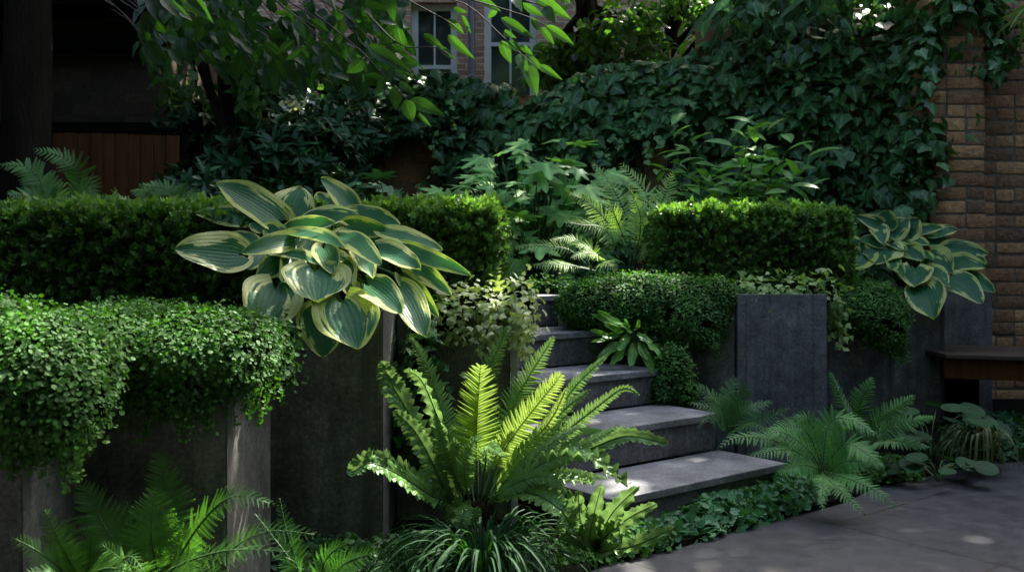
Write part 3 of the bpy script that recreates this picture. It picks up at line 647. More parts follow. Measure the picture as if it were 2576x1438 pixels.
# unseen walls added around the yard to keep out low sky light
g = G(); g.box((-9, -5.2, 0), (9, -4.8, 6.5)); tag(g.build('sky_block_rear', M['render'], None, False), 'unseen tall wall added behind the viewer to block low sky light', 'wall')
g = G(); g.box((-5.6, -4.7, 0), (-5.2, 8.2, 4.2)); tag(g.build('sky_block_left', M['render'], None, False), 'unseen wall added on the left to block low sky light', 'wall')

g = G(); g.box((6.0, -4.7, 0), (6.4, 12, 5.2)); tag(g.build('sky_block_right', M['render'], None, False), 'unseen wall added on the right to block low sky light', 'wall')
# ================================================================== FOREGROUND PLANTS
# ---- hostas
def hostaleaf(B, T, W, mat, root, dn=.0, roll=0., cup=.16, curl=.22, heart=.16, rnd=.5, wav=.05):
    B = np.array(B); T = np.array(T); L = np.linalg.norm(T - B); y = (T - B) / L
    view = nrm(np.array((0, 0, EYE)) - (B + T) / 2); zt = view + np.array((.12, 0, .6)); z = nrm(zt - y * (zt @ y)); x = np.cross(y, z)
    ra = math.radians(roll); x, z = x * math.cos(ra) + z * math.sin(ra), z * math.cos(ra) - x * math.sin(ra)
    hw = W * 1.10 / 2 / max(.78, abs(float(z @ view))); nt_, ns = 30, 20; rows = []; ph = rng.uniform(0, 6)
    for i in range(nt_ + 1):
        t = i / nt_; tt = t ** 1.15; w = hw * (max(0, math.sin(math.pi * (.010 + .990 * t) ** .62)) ** .62 if t < 1 else 0)
        w = max(w, 0); row = []
        for j in range(ns + 1):
            s = -1 + 2 * j / ns; a = abs(s)
            back = heart * L * (a ** .95) * (1 - t) ** 3.4 * 1.35            # lobes reach back past the petiole
            yy = t * L - back; xx = s * w
            zz = cup * hw * (a ** 1.6) * (1 - .45 * t) * 1.1 - curl * L * (t - .12) ** 2 * (1 if t > .12 else 0)
            zz += wav * hw * a * a * math.sin(t * 9 + ph + (2 if s < 0 else 0)) + .018 * hw * math.cos(s * 11 * math.pi) * min(1, t * 4) * (1 - t) ** .5 * .5
            row.append(B + x * xx + y * yy + z * (zz + curl * L * .25 * t))
        rows.append(row)
    g = G(); t_, s_ = np.meshgrid(np.linspace(0, 1, nt_ + 1), np.linspace(0, 1, ns + 1), indexing='ij')
    g.grid(np.array(rows), np.stack([s_, t_], -1), rnd); g.build('leaf', mat, root)
Hc = crop(460, 460, 2.876)
hl = [ # base, tip, width(px of the crop), base depth, tip depth, roll, curl
 ((830, 375), (362, 78), 250, 3.75, 3.62, -8, .12), ((905, 362), (1008, 108), 270, 3.78, 3.86, 5, .15), ((1400, 292), (1168, 38), 165, 3.8, 3.75, -15, .2),
 ((625, 385), (180, 298), 150, 3.85, 3.80, 0, .25), ((520, 645), (38, 590), 275, 3.42, 3.30, 5, .12), ((640, 560), (420, 455), 110, 3.6, 3.75, 10, .2),
 ((945, 535), (590, 600), 130, 3.38, 3.18, 15, .3), ((940, 440), (1245, 385), 120, 3.5, 3.4, -20, .2), ((1085, 370), (1440, 318), 150, 3.68, 3.62, 5, .2),
 ((1390, 350), (1760, 395), 165, 3.7, 3.62, -5, .15), ((1235, 300), (1130, 165), 130, 3.9, 3.95, 10, .1), ((850, 260), (760, 180), 90, 4., 4.05, 0, .1),
 ((950, 480), (1312, 500), 150, 3.42, 3.2, 12, .3), ((1385, 420), (1695, 470), 140, 3.55, 3.5, -30, .15), ((1670, 470), (2088, 572), 130, 3.5, 3.38, 8, .2),
 ((1315, 505), (1605, 655), 165, 3.4, 3.22, 0, .22), ((1615, 610), (1922, 728), 170, 3.4, 3.25, 5, .2), ((1810, 600), (2270, 765), 110, 3.42, 3.28, -25, .25),
 ((1880, 735), (2135, 915), 120, 3.4, 3.3, -20, .3), ((1115, 775), (1135, 1000), 385, 3.22, 3.17, 0, .18), ((805, 905), (692, 1198), 340, 3.25, 3.18, 6, .15),
 ((1320, 1020), (1440, 1365), 375, 3.16, 3.12, 0, .12), ((1150, 1100), (1182, 1432), 275, 3.24, 3.20, -8, .12), ((1520, 880), (1782, 1065), 205, 3.24, 3.16, 0, .2),
 ((1770, 915), (1972, 1252), 205, 3.26, 3.16, 6, .18), ((1810, 830), (2050, 1100), 110, 3.36, 3.3, -20, .25), ((845, 690), (690, 792), 150, 3.36, 3.25, 20, .3),
 ((830, 640), (1138, 645), 130, 3.36, 3.22, 20, .35), ((1330, 725), (1372, 920), 140, 3.3, 3.25, -10, .3), ((760, 450), (930, 520), 110, 3.55, 3.45, -30, .2),
 ((1650, 520), (1830, 575), 90, 3.6, 3.6, 0, .2), ((1210, 640), (1425, 700), 120, 3.4, 3.35, 25, .3), ((1060, 600), (1120, 450), 120, 3.62, 3.7, 0, .2),
 ((700, 470), (640, 370), 100, 3.75, 3.85, 0, .2), ((1000, 620), (930, 440), 130, 3.66, 3.75, 10, .2), ((1290, 560), (1330, 420), 120, 3.7, 3.8, 10, .2), ((1180, 600), (1250, 760), 150, 3.34, 3.26, -12, .25), ((960, 660), (880, 830), 150, 3.36, 3.3, 14, .25),
 ((1450, 640), (1560, 790), 130, 3.38, 3.28, 5, .2), ((720, 640), (600, 740), 110, 3.5, 3.42, 0, .25), ((1560, 430), (1700, 330), 110, 3.72, 3.8, 0, .2), ((1130, 470), (1060, 330), 110, 3.72, 3.84, 0, .15)]
hroot = thing('hosta', 'large hosta with blue green leaves edged cream, spilling over its planter', 'plant', (-.50, 3.6, .80), 'variegated hostas')
sg = G(); crown = P(*Hc(1060, 1075), 3.58)
for (bx, by), (tx, ty), w, db, dt, rl, cu in hl:
    dt -= .07 if ty - by > 140 else 0
    Bp = P(*Hc(bx, by), db); Tp = P(*Hc(tx, ty), dt)
    hostaleaf(Bp, Tp, w / 2.876 * .936 / F * (db + dt) / 2, M['hosta'], hroot, roll=rl, curl=cu, rnd=rng.uniform(0, 1), cup=rng.uniform(.1, .3), wav=rng.uniform(.04, .12))
    mid = crown * .5 + Bp * .5 + np.array((0, 0, .03)) + (np.array((0, 0, .07)) if by > 700 else 0)
    pre = Bp - nrm(Tp - Bp) * .02 + np.array((0, .02, -.012))
    sg.tube(spline([crown + rng.normal(0, .025, 3) * np.array((1, 1, 0)), mid, pre, Bp + np.array((0, .012, -.006))], 12), .0075, .0045, 6)
sg.build('stalks', M['stem'], hroot)
# second hosta
Hr = crop(2200, 560, 3.594)
h2 = [((640, 175), (680, 10), 180), ((700, 240), (870, 100), 190), ((860, 260), (960, 90), 180), ((620, 180), (375, 70), 110), ((640, 340), (400, 290), 110),
 ((390, 380), (190, 260), 130), ((640, 370), (530, 530), 260), ((460, 460), (150, 630), 170), ((920, 590), (930, 730), 230), ((1010, 770), (1110, 1060), 240),
 ((1060, 580), (1250, 720), 130), ((1280, 680), (1590, 880), 190), ((1460, 650), (1700, 800), 100), ((1090, 460), (1280, 610), 190), ((1270, 520), (1610, 550), 150),
 ((1250, 390), (1640, 430), 150), ((1080, 250), (1340, 190), 120), ((1070, 320), (1250, 290), 110), ((830, 290), (1070, 340), 110), ((700, 340), (850, 400), 90),
 ((850, 380), (1010, 490), 130), ((1010, 430), (1100, 490), 80), ((940, 220), (1200, 170), 90), ((560, 240), (470, 170), 90), ((700, 480), (720, 590), 110),
 ((560, 190), (640, 330), 120), ((1450, 490), (1610, 520), 100), ((430, 420), (400, 330), 90), ((720, 560), (820, 620), 90), ((360, 640), (440, 610), 90)]
hr2 = thing('hosta', 'smaller hosta with yellow edged leaves in the dark planter before the brick pier', 'plant', (2.3, 6.05, .8), 'variegated hostas')
sg = G(); crown = P(*Hr(860, 760), 6.1)
for (bx, by), (tx, ty), w in h2:
    low = max(0, (by - 300) / 500); db = 6.1 - .35 * low; dt = db - .12 - .1 * low + (.1 if ty < by else 0)
    Bp = P(*Hr(bx, by), db); Tp = P(*Hr(tx, ty), dt)
    hostaleaf(Bp, Tp, w * 1.12 / 3.594 * .936 / F * dt, M['hostab'], hr2, roll=rng.uniform(-15, 15), curl=rng.uniform(.1, .28), rnd=rng.uniform(0, 1), cup=rng.uniform(.15, .35), wav=.08)
    sg.tube(spline([crown + rng.normal(0, .03, 3) * np.array((1, 1, 0)), (crown + Bp) / 2 + np.array((0, 0, .07)), Bp], 9), .008, .005, 5)
sg.build('stalks', M['stem'], hr2)

# ---- hero fern
Fc = crop(900, 860, 2.568)
def fp(x, y, d): return P(*Fc(x, y), d)
PX = .936 / 2.568 / F * 3.1 * 1.24
hero = thing('crested_fern', 'large bright green fern with ruffled fronds in front of the stairs', 'fern', fp(960, 1290, 3.1))
def hfrond(kind, pts, hw, mat='hero', roll=0, rnd=.5, start=.2, n=36, **kw):
    g = G(); pp = [fp(*p) for p in pts]
    if kind == 'p':
        frond(g, pp, hw * PX, n=n, T=T_FING, sweep=kw.pop('sweep', 22), k=kw.pop('k', 1.05), start=start, rnd=rnd, roll=roll, droop=.08, sr=.0042, jit=.05, **kw)
        g.build('frond', [M[mat], M['darkstem'] if kw.get('ds') else M['stem']], hero)
    else:
        strap(g, pp, hw * PX, roll=roll, rnd=rnd, teeth=kw.get('teeth', .5), wave=kw.get('wave', .3) * .55, ww=kw.get('ww', 8) * 1.5, n=84)
        g.tube(spline(pp, 20), .0045, .001, 5, 1, .5); g.build('frond', [M[mat], M['stem']], hero)
hfrond('p', [(985, 1260, 3.1), (980, 800, 3.02), (1005, 320, 2.98)], 165, 'herolit', rnd=.7, start=.36, n=34, prof=lambda t: np.minimum(1, .75 + 1.2 * t) * np.clip(1 - t, 0, 1) ** .38 + .05)
hfrond('p', [(1030, 1250, 3.1), (1190, 860, 3.0), (1560, 380, 2.9)], 115, 'herolit', rnd=.8, start=.30, roll=-12, n=38, prof=lambda t: np.minimum(1, .7 + t) * np.clip(1 - t, 0, 1) ** .35 + .05)
hfrond('p', [(1040, 1250, 3.08), (1210, 1010, 2.96), (1480, 700, 2.88), (1600, 470, 2.86)], 95, 'herolit', rnd=.4, start=.2, roll=15, n=34)
hfrond('p', [(1000, 1260, 3.12), (1250, 560, 3.2), (1510, 115, 3.18)], 150, 'hero', rnd=.95, start=.2, n=44, roll=-5, k=.9)
hfrond('p', [(980, 1260, 3.14), (1020, 500, 3.35), (1195, 40, 3.38)], 155, 'hero', rnd=.25, start=.25, n=44, roll=8, k=.9)
hfrond('p', [(880, 1260, 3.12), (770, 760, 3.22), (640, 340, 3.26), (515, 100, 3.24)], 120, 'hero', rnd=.15, start=.2, n=46, roll=-10, k=1.0)
hfrond('s', [(860, 1290, 3.08), (790, 920, 3.0), (690, 620, 2.98), (600, 420, 3.0), (505, 340, 3.0)], 62, 'hero', rnd=.9, roll=55, wave=.5)
hfrond('s', [(850, 1270, 3.08), (660, 920, 3.05), (470, 580, 3.08), (370, 400, 3.1), (335, 300, 3.1)], 85, 'hero', rnd=.35, roll=10, wave=.45)
hfrond('s', [(810, 1290, 3.05), (700, 1040, 2.98), (560, 780, 3.0), (430, 640, 3.02)], 75, 'hero', rnd=.1, roll=20, wave=.5)
hfrond('s', [(850, 1290, 3.03), (700, 1230, 2.95), (470, 1080, 2.82), (260, 985, 2.72), (118, 1050, 2.70)], 92, 'hero', rnd=.35, roll=0, wave=.22, ww=5)
hfrond('p', [(1060, 1230, 3.08), (1420, 850, 3.0), (1640, 480, 2.98), (1885, 235, 2.95)], 105, 'hero', rnd=.8, start=.2, n=46, roll=8)
hfrond('p', [(1080, 1220, 3.06), (1480, 860, 2.95), (1790, 610, 2.88), (1990, 470, 2.86), (2105, 515, 2.84)], 80, 'hero', rnd=.9, start=.18, n=46, roll=-30, droop=.4) if 0 else hfrond('p', [(1080, 1220, 3.06), (1480, 860, 2.95), (1790, 610, 2.88), (1990, 470, 2.86), (2105, 515, 2.84)], 88, 'hero', rnd=.9, start=.18, n=48, roll=-30)
hfrond('s', [(1100, 1230, 3.05), (1400, 1000, 2.98), (1750, 890, 2.88), (2010, 800, 2.84), (2285, 852, 2.80)], 66, 'hero', rnd=.3, roll=-5, wave=.2)
hfrond('s', [(1110, 1240, 3.04), (1380, 970, 2.9), (1700, 930, 2.78), (2005, 1135, 2.74)], 88, 'hero', rnd=.6, roll=35, wave=.55, ww=9)
hfrond('s', [(1080, 1260, 3.02), (1330, 1190, 2.85), (1540, 1290, 2.74), (1640, 1440, 2.72)], 92, 'hero', rnd=.55, roll=8, wave=.28)
hfrond('s', [(950, 1300, 3.0), (900, 1310, 2.93), (870, 1390, 2.88), (860, 1480, 2.87)], 105, 'hero', rnd=.8, roll=0, wave=.25, ww=3)
hfrond('p', [(1005, 1250, 3.06), (1040, 1000, 2.98), (1060, 870, 2.9), (1175, 940, 2.8)], 75, 'hero', rnd=.9, start=.3, n=26)
hfrond('p', [(890, 1260, 3.08), (860, 1000, 3.0), (830, 800, 2.98)], 90, 'hero', rnd=.2, start=.2, n=28, roll=25)
hfrond('s', [(1080, 1240, 3.04), (1350, 1100, 2.95), (1560, 1090, 2.88), (1785, 1120, 2.86)], 75, 'hero', rnd=.3, roll=30, wave=.5)
hfrond('p', [(1090, 1230, 3.1), (1400, 900, 3.1), (1620, 770, 3.1), (1870, 770, 3.08)], 92, 'hero', rnd=.7, start=.2, n=40, roll=-15)
hfrond('p', [(960, 1260, 3.12), (905, 900, 3.15), (850, 640, 3.2)], 95, 'hero', rnd=.1, start=.2, n=30)
hfrond('p', [(1060, 1240, 3.12), (1180, 900, 3.2), (1250, 640, 3.25)], 110, 'hero', rnd=.2, start=.2, n=32)
hfrond('s', [(1070, 1250, 3.08), (1500, 980, 3.15), (1700, 900, 3.18), (1850, 960, 3.16)], 95, 'hero', rnd=.5, roll=20, wave=.5)
hfrond('s', [(820, 1290, 3.0), (760, 1240, 2.95), (640, 1200, 2.93), (560, 1150, 2.92)], 60, 'hero', rnd=.05, roll=20, wave=.4)
for pp_, hw_, rn_, rl_ in [([(1070, 1240, 3.02), (1350, 900, 2.92), (1580, 620, 2.9), (1760, 480, 2.9)], 100, .9, -5), ([(1100, 1250, 3.0), (1450, 1010, 2.88), (1720, 860, 2.84), (1960, 730, 2.82)], 90, .75, 10), ([(900, 1260, 3.04), (800, 1000, 2.98), (720, 760, 2.97), (700, 560, 3.0)], 80, .45, 20), ([(1060, 1260, 2.98), (1250, 1130, 2.85), (1450, 1080, 2.78), (1600, 1180, 2.75)], 85, .85, -15), ([(1090, 1230, 3.02), (1300, 1020, 2.9), (1500, 850, 2.85), (1700, 720, 2.84)], 100, .85, 15), ([(1080, 1230, 3.0), (1320, 1060, 2.86), (1560, 940, 2.78), (1740, 960, 2.74)], 95, .95, -10), ([(930, 1260, 3.02), (900, 1040, 2.95), (950, 850, 2.9), (1020, 800, 2.86)], 95, .8, 20),
                       ([(860, 1270, 3.1), (700, 940, 3.14), (600, 740, 3.16)], 105, .1, 10), ([(1100, 1240, 3.1), (1380, 960, 3.16), (1520, 700, 3.2), (1600, 560, 3.2)], 110, .5, 0), ([(1100, 1250, 3.04), (1420, 1120, 3.0), (1640, 1060, 2.98), (1880, 1090, 2.96)], 85, .6, 10)]:
    hfrond('p', pp_, hw_, 'hero', rnd=rn_, roll=rl_, start=.18, n=38, k=1.15)
cg = G(); q = fp(960, 1290, 3.1); cg.tube([q + (0, 0, .03), q, q * (1, 1, 0) + (0, 0, .015)], .05, .09, 9); cg.build('crown', M['bark'], hero)

# ---- small crested fern at the right of it
small = thing('crested_fern', 'small crested fern with strap fronds at the foot of the bottom step', 'fern', fp(1790, 1560, 2.85))
c0 = fp(1800, 1590, 2.9)
for pts, hw, rl in [([(1600, 1160)], 40, 20), ([(1700, 1400), (1680, 1180)], 55, 0), ([(1790, 1350), (1840, 1140)], 60, 0), ([(1900, 1350), (2090, 1150)], 60, -10), ([(1990, 1390), (2215, 1265)], 50, -20),
                    ([(1880, 1480), (1990, 1400)], 55, 10), ([(1660, 1480), (1640, 1300)], 50, 30), ([(2050, 1560), (2330, 1440)], 55, 10), ([(1760, 1500), (1790, 1330)], 55, 10), ([(1600, 1490), (1520, 1420)], 40, 20), ([(1850, 1600), (1960, 1560)], 50, 0)]:
    g = G(); n = len(pts); pp = [c0] + [fp(x, y, 2.88 - .05 * (i + 1)) for i, (x, y) in enumerate(pts)]
    strap(g, pp, hw * PX * 1.0, roll=rl, rnd=rng.uniform(.3, .8), teeth=.35, wave=.35, n=40, ww=5); g.tube(spline(pp, 12), .003, .001, 4, 1); g.build('frond', [M['hero'], M['stem']], small)

# ---- lily turf
def turf(name, label, c, n, rad, hgt, mat, seed, w=.0045, spreadv=1.):
    root = thing(name, label, 'grass clump', c); g = G(); r = np.random.default_rng(seed)
    for i in range(n):
        a = r.uniform(0, 2 * math.pi); R = rad * r.uniform(.35, 1); b = np.array(c) + np.array((math.cos(a), math.sin(a), 0)) * r.uniform(0, .05)
        d = np.array((math.cos(a), math.sin(a) * spreadv, 0)); h = hgt * r.uniform(.6, 1.1); e = b + d * R; e[2] = max(.012, c[2] + h * r.uniform(-.5, .2))
        p = spline([b, b + d * R * .35 + (0, 0, h), b + d * R * .75 + (0, 0, h * .85), e], 14); t = np.linspace(0, 1, 14)
        s = nrm(np.cross(np.gradient(p, axis=0), (0, 0, 1.)) + 1e-9); ww = w * r.uniform(.7, 1.2) * np.clip(1 - t, 0, 1) ** .5
        Pg = np.stack([p - s * ww[:, None], p - (0, 0, .0018), p + s * ww[:, None]], 1); g.grid(Pg, None, r.uniform(0, 1))
    g.build('foliage', mat, root); return root
turf('lily_turf', 'dark arching lily turf below the large bright fern', tuple(P(1215, 1425, 2.78) * (1, 1, 0) + (0, 0, .09)), 220, .36, .15, M['grassy'], 3)
turf('lily_turf', 'small dark tuft of lily turf left of the main grass clump', (-.25, 2.72, .06), 70, .2, .12, M['grassy'], 4)

# ---- generic fern clumps
def fernclump(label, base, fronds, mat, hwk=1., T=T_PIN, group=None, n=26, name='fern', depth=None, roll=0, sweep=24, part=True, start=.12):
    root = thing(name, label, 'fern', base, group); b = np.array(base)
    g = None
    for i, (pts, hw) in enumerate(fronds):
        if part or g is None: g = G()
        pp = [b + rng.normal(0, .012, 3)] + [np.array(p) for p in pts]
        frond(g, pp, hw * hwk * 1.15, n=n, T=T, sweep=sweep, rnd=rng.uniform(.2, .8), roll=roll + rng.uniform(-15, 15), droop=.12, start=start)
        if part: g.build('frond', [mat, M['stem']], root)
    if not part: g.build('fronds', [mat, M['stem']], root)
    return root
Lc = crop(0, 976, 2.567)
def lp(x, y, d): return P(*Lc(x, y), d)
k1 = .936 / 2.567 / F * 2.3 * 1.35
fernclump('lower left fern with broad green fronds before the metal planter', lp(1080, 1560, 2.4), [
 ([lp(1045, 1200, 2.36), lp(1075, 850, 2.36)], 190 * k1), ([lp(1150, 1000, 2.46), lp(1085, 600, 2.46)], 230 * k1 * .8),
 ([lp(800, 1250, 2.34), lp(560, 820, 2.32)], 190 * k1), ([lp(1350, 1150, 2.36), lp(1600, 920, 2.3), lp(1890, 970, 2.26)], 150 * k1),
 ([lp(1180, 1420, 2.2), lp(1560, 1290, 2.12), (lp(2040, 1300, 2.06))], 110 * k1), ([lp(1400, 1420, 2.25), lp(1800, 1170, 2.15), lp(2210, 1180, 2.08)], 130 * k1),
 ([lp(900, 1400, 2.2), lp(690, 1240, 2.1)], 120 * k1), ([lp(1300, 1300, 2.4), lp(1220, 1100, 2.4)], 120 * k1), ([lp(950, 1200, 2.4), lp(870, 930, 2.42)], 120 * k1), ([lp(1250, 1450, 2.1), lp(1700, 1480, 2.0)], 110 * k1)],
 M['fern'], n=30, group='ferns along the foot of the left planters')
fernclump('leftmost fern with narrow dark fronds at the picture edge', lp(560, 1580, 2.3), [
 ([lp(420, 1250, 2.2), lp(300, 990, 2.18)], 110 * k1), ([lp(300, 1320, 2.15), lp(70, 1190, 2.08)], 110 * k1), ([lp(480, 1300, 2.26), lp(460, 1060, 2.26)], 110 * k1),
 ([lp(700, 1420, 2.1), lp(980, 1440, 2.0)], 130 * k1), ([lp(400, 1450, 2.15), lp(180, 1440, 2.1)], 110 * k1), ([lp(620, 1300, 2.3), lp(640, 1120, 2.3)], 100 * k1), ([lp(780, 1400, 2.12), lp(900, 1330, 2.05), lp(1000, 1440, 2.0)], 110 * k1)],
 M['fern'], n=28, group='ferns along the foot of the left planters')
fernclump('small dark fern between the lower left fern and the lily turf', lp(2150, 1620, 2.6), [
 ([lp(2000, 1350, 2.5), lp(1740, 1010, 2.5)], 90 * k1), ([lp(1990, 1200, 2.58), lp(1925, 910, 2.6)], 90 * k1), ([lp(2250, 1350, 2.52), lp(2420, 1220, 2.5)], 120 * k1), ([lp(2350, 1400, 2.5), lp(2620, 1290, 2.46)], 120 * k1),
 ([lp(2050, 1400, 2.4), lp(1960, 1330, 2.36)], 120 * k1), ([lp(2300, 1480, 2.45), lp(2500, 1420, 2.4)], 120 * k1)], M['ferndark'], n=26, group='ferns along the foot of the left planters')

# right-hand ferns
Rc = crop(1800, 976, 2.568)
def rp(x, y, d): return P(*Rc(x, y), d)
k2 = .936 / 2.568 / F
fernclump('dark fern on the second step beside the bare planter', rp(400, 470, 4.35), [
 ([rp(350, 300, 4.3), rp(180, 130, 4.3)], 110 * k2 * 4.3), ([rp(400, 250, 4.4), rp(460, 90, 4.45)], 110 * k2 * 4.3), ([rp(470, 280, 4.35), rp(560, 130, 4.35)], 110 * k2 * 4.3), ([rp(520, 330, 4.3), rp(710, 260, 4.3)], 100 * k2 * 4.3),
 ([rp(620, 400, 4.2), rp(840, 300, 4.2)], 90 * k2 * 4.3), ([rp(330, 330, 4.2), rp(130, 270, 4.15)], 100 * k2 * 4.3), ([rp(540, 420, 4.1), rp(690, 470, 4.0)], 90 * k2 * 4.3), ([rp(430, 360, 4.35), rp(380, 180, 4.4)], 100 * k2 * 4.3), ([rp(330, 400, 4.2), rp(250, 380, 4.1), rp(200, 450, 4.05)], 70 * k2 * 4.3)],
 M['ferndark'], n=22, part=True)
fernclump('grey green fern spreading over the end of the bottom step', rp(1060, 760, 3.95), [
 ([rp(920, 450, 3.95), rp(640, 470, 3.85)], 120 * k2 * 4), ([rp(980, 420, 4.0), rp(900, 370, 4.0), rp(820, 420, 3.98)], 110 * k2 * 4), ([rp(1100, 420, 4.0), rp(1250, 390, 3.95), rp(1430, 500, 3.88)], 150 * k2 * 4),
 ([rp(1200, 560, 3.9), rp(1360, 620, 3.8), rp(1470, 730, 3.75)], 150 * k2 * 4), ([rp(850, 600, 3.85), rp(540, 640, 3.75)], 110 * k2 * 4), ([rp(750, 540, 3.9), rp(470, 510, 3.8), rp(330, 590, 3.75)], 120 * k2 * 4),
 ([rp(1250, 800, 3.75), rp(1420, 880, 3.65), rp(1575, 1000, 3.6)], 110 * k2 * 4), ([rp(1150, 850, 3.7), rp(1260, 960, 3.6), rp(1360, 1055, 3.56)], 100 * k2 * 4), ([rp(1060, 830, 3.7), rp(1050, 950, 3.6), rp(1060, 1030, 3.56)], 90 * k2 * 4),
 ([rp(1050, 560, 4.0), rp(1130, 400, 4.05)], 120 * k2 * 4), ([rp(900, 700, 3.8), rp(740, 760, 3.7)], 110 * k2 * 4), ([rp(1200, 680, 3.85), rp(1420, 680, 3.75)], 120 * k2 * 4), ([rp(960, 600, 3.9), rp(760, 470, 3.85), rp(620, 540, 3.8)], 110 * k2 * 4)],
 M['fernblue'], n=26, part=True, group='pale ferns right of the stairs')
fernclump('upright fresh green fern beside the bare planter', rp(1330, 560, 4.6), [
 ([rp(1200, 300, 4.6), rp(1100, 50, 4.62)], 90 * k2 * 4.6), ([rp(1310, 300, 4.65), rp(1400, 100, 4.7)], 140 * k2 * 4.6), ([rp(1480, 370, 4.5), rp(1690, 225, 4.5)], 120 * k2 * 4.6),
 ([rp(1560, 430, 4.4), rp(1830, 370, 4.35)], 110 * k2 * 4.6), ([rp(1560, 540, 4.3), rp(1780, 580, 4.2)], 110 * k2 * 4.6), ([rp(1400, 470, 4.5), rp(1550, 380, 4.5), rp(1700, 470, 4.4)], 100 * k2 * 4.6), ([rp(1230, 420, 4.5), rp(1130, 330, 4.5)], 100 * k2 * 4.6)],
 M['fern'], n=26, T=T_FING, part=True, group='pale ferns right of the stairs', sweep=20)
# round leaved plant
def roundplant(label, c, n, rad, size, mat, seed, name='round_leaved_plant', T=None, hgt=.2):
    root = thing(name, label, 'plant', c); g = G(); r = np.random.default_rng(seed); s = G(); T = T or discT(14)
    for i in range(n):
        a = r.uniform(0, 2 * math.pi); R = rad * math.sqrt(r.uniform(.02, 1)); p = np.array(c) + np.array((math.cos(a) * R, math.sin(a) * R * .8, hgt * (1 - .6 * R / rad) * r.uniform(.6, 1.1)))
        z = nrm(np.array((math.cos(a) * .5, math.sin(a) * .5 - .45, .75)) + r.normal(0, .15, 3)); y = nrm(np.array((math.cos(a), math.sin(a) - .3, -.25))); X, Y, Z = frames(y[None], z[None])
        g.scatter(T, p[None], X, Y, Z, size * r.uniform(.6, 1.15), r.uniform(0, 1)); s.tube(spline([np.array(c), (np.array(c) + p) / 2 + (0, 0, .03), p + Y[0] * size * .4 * .9], 6), .003, .002, 4)
    g.build('foliage', mat, root); s.build('stalks', M['stem'], root); return root
roundplant('dark glossy round leaved plant at the foot of the hosta planter', tuple(rp(1800, 700, 4.75) * (1, 1, 0) + (0, 0, .03)), 34, .30, .115, M['round'], 7, hgt=.36)
roundplant('lower glossy round leaved plant at the edge of the paving', tuple(rp(1850, 720, 4.35) * (1, 1, 0) + (0, 0, .02)), 14, .17, .10, M['round'], 8, hgt=.14)
turf('ornamental_grass', 'drooping olive grass tuft at the paving edge by the round leaves', (1.60 + .55, 4.55, .05), 60, .2, .16, leafmat('olive_blade', (.05, .07, .02), (.12, .14, .05), .5, .2), 9, w=.007)

# ---- ground covers along the paving
def cover(label, poly, n, size, mat, hgt, T=T_DISC, name='ground_cover', seed=0, zoff=0.02):
    r = np.random.default_rng(seed); P2 = np.array(poly); lo = P2.min(0); hi = P2.max(0); pts = []
    def inside(q):
        c = False; j = len(P2) - 1
        for i in range(len(P2)):
            if (P2[i, 1] > q[1]) != (P2[j, 1] > q[1]) and q[0] < (P2[j, 0] - P2[i, 0]) * (q[1] - P2[i, 1]) / (P2[j, 1] - P2[i, 1]) + P2[i, 0]: c = not c
            j = i
        return c
    def dist(q):
        d = 9.
        for i in range(len(P2)):
            a = P2[i]; b = P2[(i + 1) % len(P2)]; t = np.clip(((q - a) @ (b - a)) / ((b - a) @ (b - a)), 0, 1); d = min(d, np.linalg.norm(q - a - t * (b - a)))
        return d
    while len(pts) < n:
        q = r.uniform(lo, hi)
        if inside(q): pts.append((q[0], q[1], zoff + hgt * min(1, dist(q) / (hgt * 1.3 + .01)) ** .6))
    p = np.array(pts); p[:, 2] += lump(p, 17, seed) * hgt * .25 - r.uniform(0, 1, n) * hgt * .35; p[:, 2] = np.maximum(p[:, 2], .012); p += r.normal(0, size * .2, (n, 3)) * (1, 1, 0)
    z = nrm(np.array((0, -.45, .8)) + r.normal(0, .35, (n, 3))); X, Y, Z = frames(r.normal(0, 1, (n, 3)) + np.array((0, -.4, -.5)), z)
    g = G(); g.scatter(T, p, X, Y, Z, size * r.uniform(.5, 1.25, n), np.clip(.4 + .3 * lump(p, 19, 3) + r.normal(0, .22, n), 0, 1))
    o = g.build(name, mat); return tag(o, label, 'ground cover', kind='stuff')
def ring(us): return [gp(*u) for u in us]
cover('rounded grey green ground cover between the bottom step and the paving', ring([(1560, 1395), (1660, 1385), (1850, 1340), (2000, 1295), (2075, 1270), (2075, 1215), (2000, 1215), (1900, 1255), (1790, 1280), (1690, 1320), (1620, 1345)]), 2600, .034, M['cover'], .09, seed=1)
cover('fine bright ground cover at the foot of the small crested fern', ring([(1400, 1445), (1500, 1427), (1620, 1402), (1700, 1382), (1660, 1330), (1560, 1350), (1450, 1370), (1380, 1400)]), 2600, .019, M['creep'], .05, seed=2)
cover('mat of tiny leaves between the grey fern and the round leaves', ring([(2130, 1235), (2200, 1228), (2320, 1212), (2330, 1180), (2230, 1160), (2120, 1180)]), 2400, .016, M['creep'], .05, seed=3)
cover('dark low leaves under the bench beside the paving', ring([(2380, 1185), (2470, 1162), (2700, 1160), (2700, 1085), (2500, 1075), (2380, 1100)]), 1500, .045, M['round'], .10, T=T_IVY, seed=4)
cover('dark leafy undergrowth filling the bed below the left planters', ring([(700, 1560), (1400, 1460), (1380, 1390), (1000, 1375), (700, 1400)]), 1200, .035, M['ferndark'], .06, T=T_IVY, seed=5)

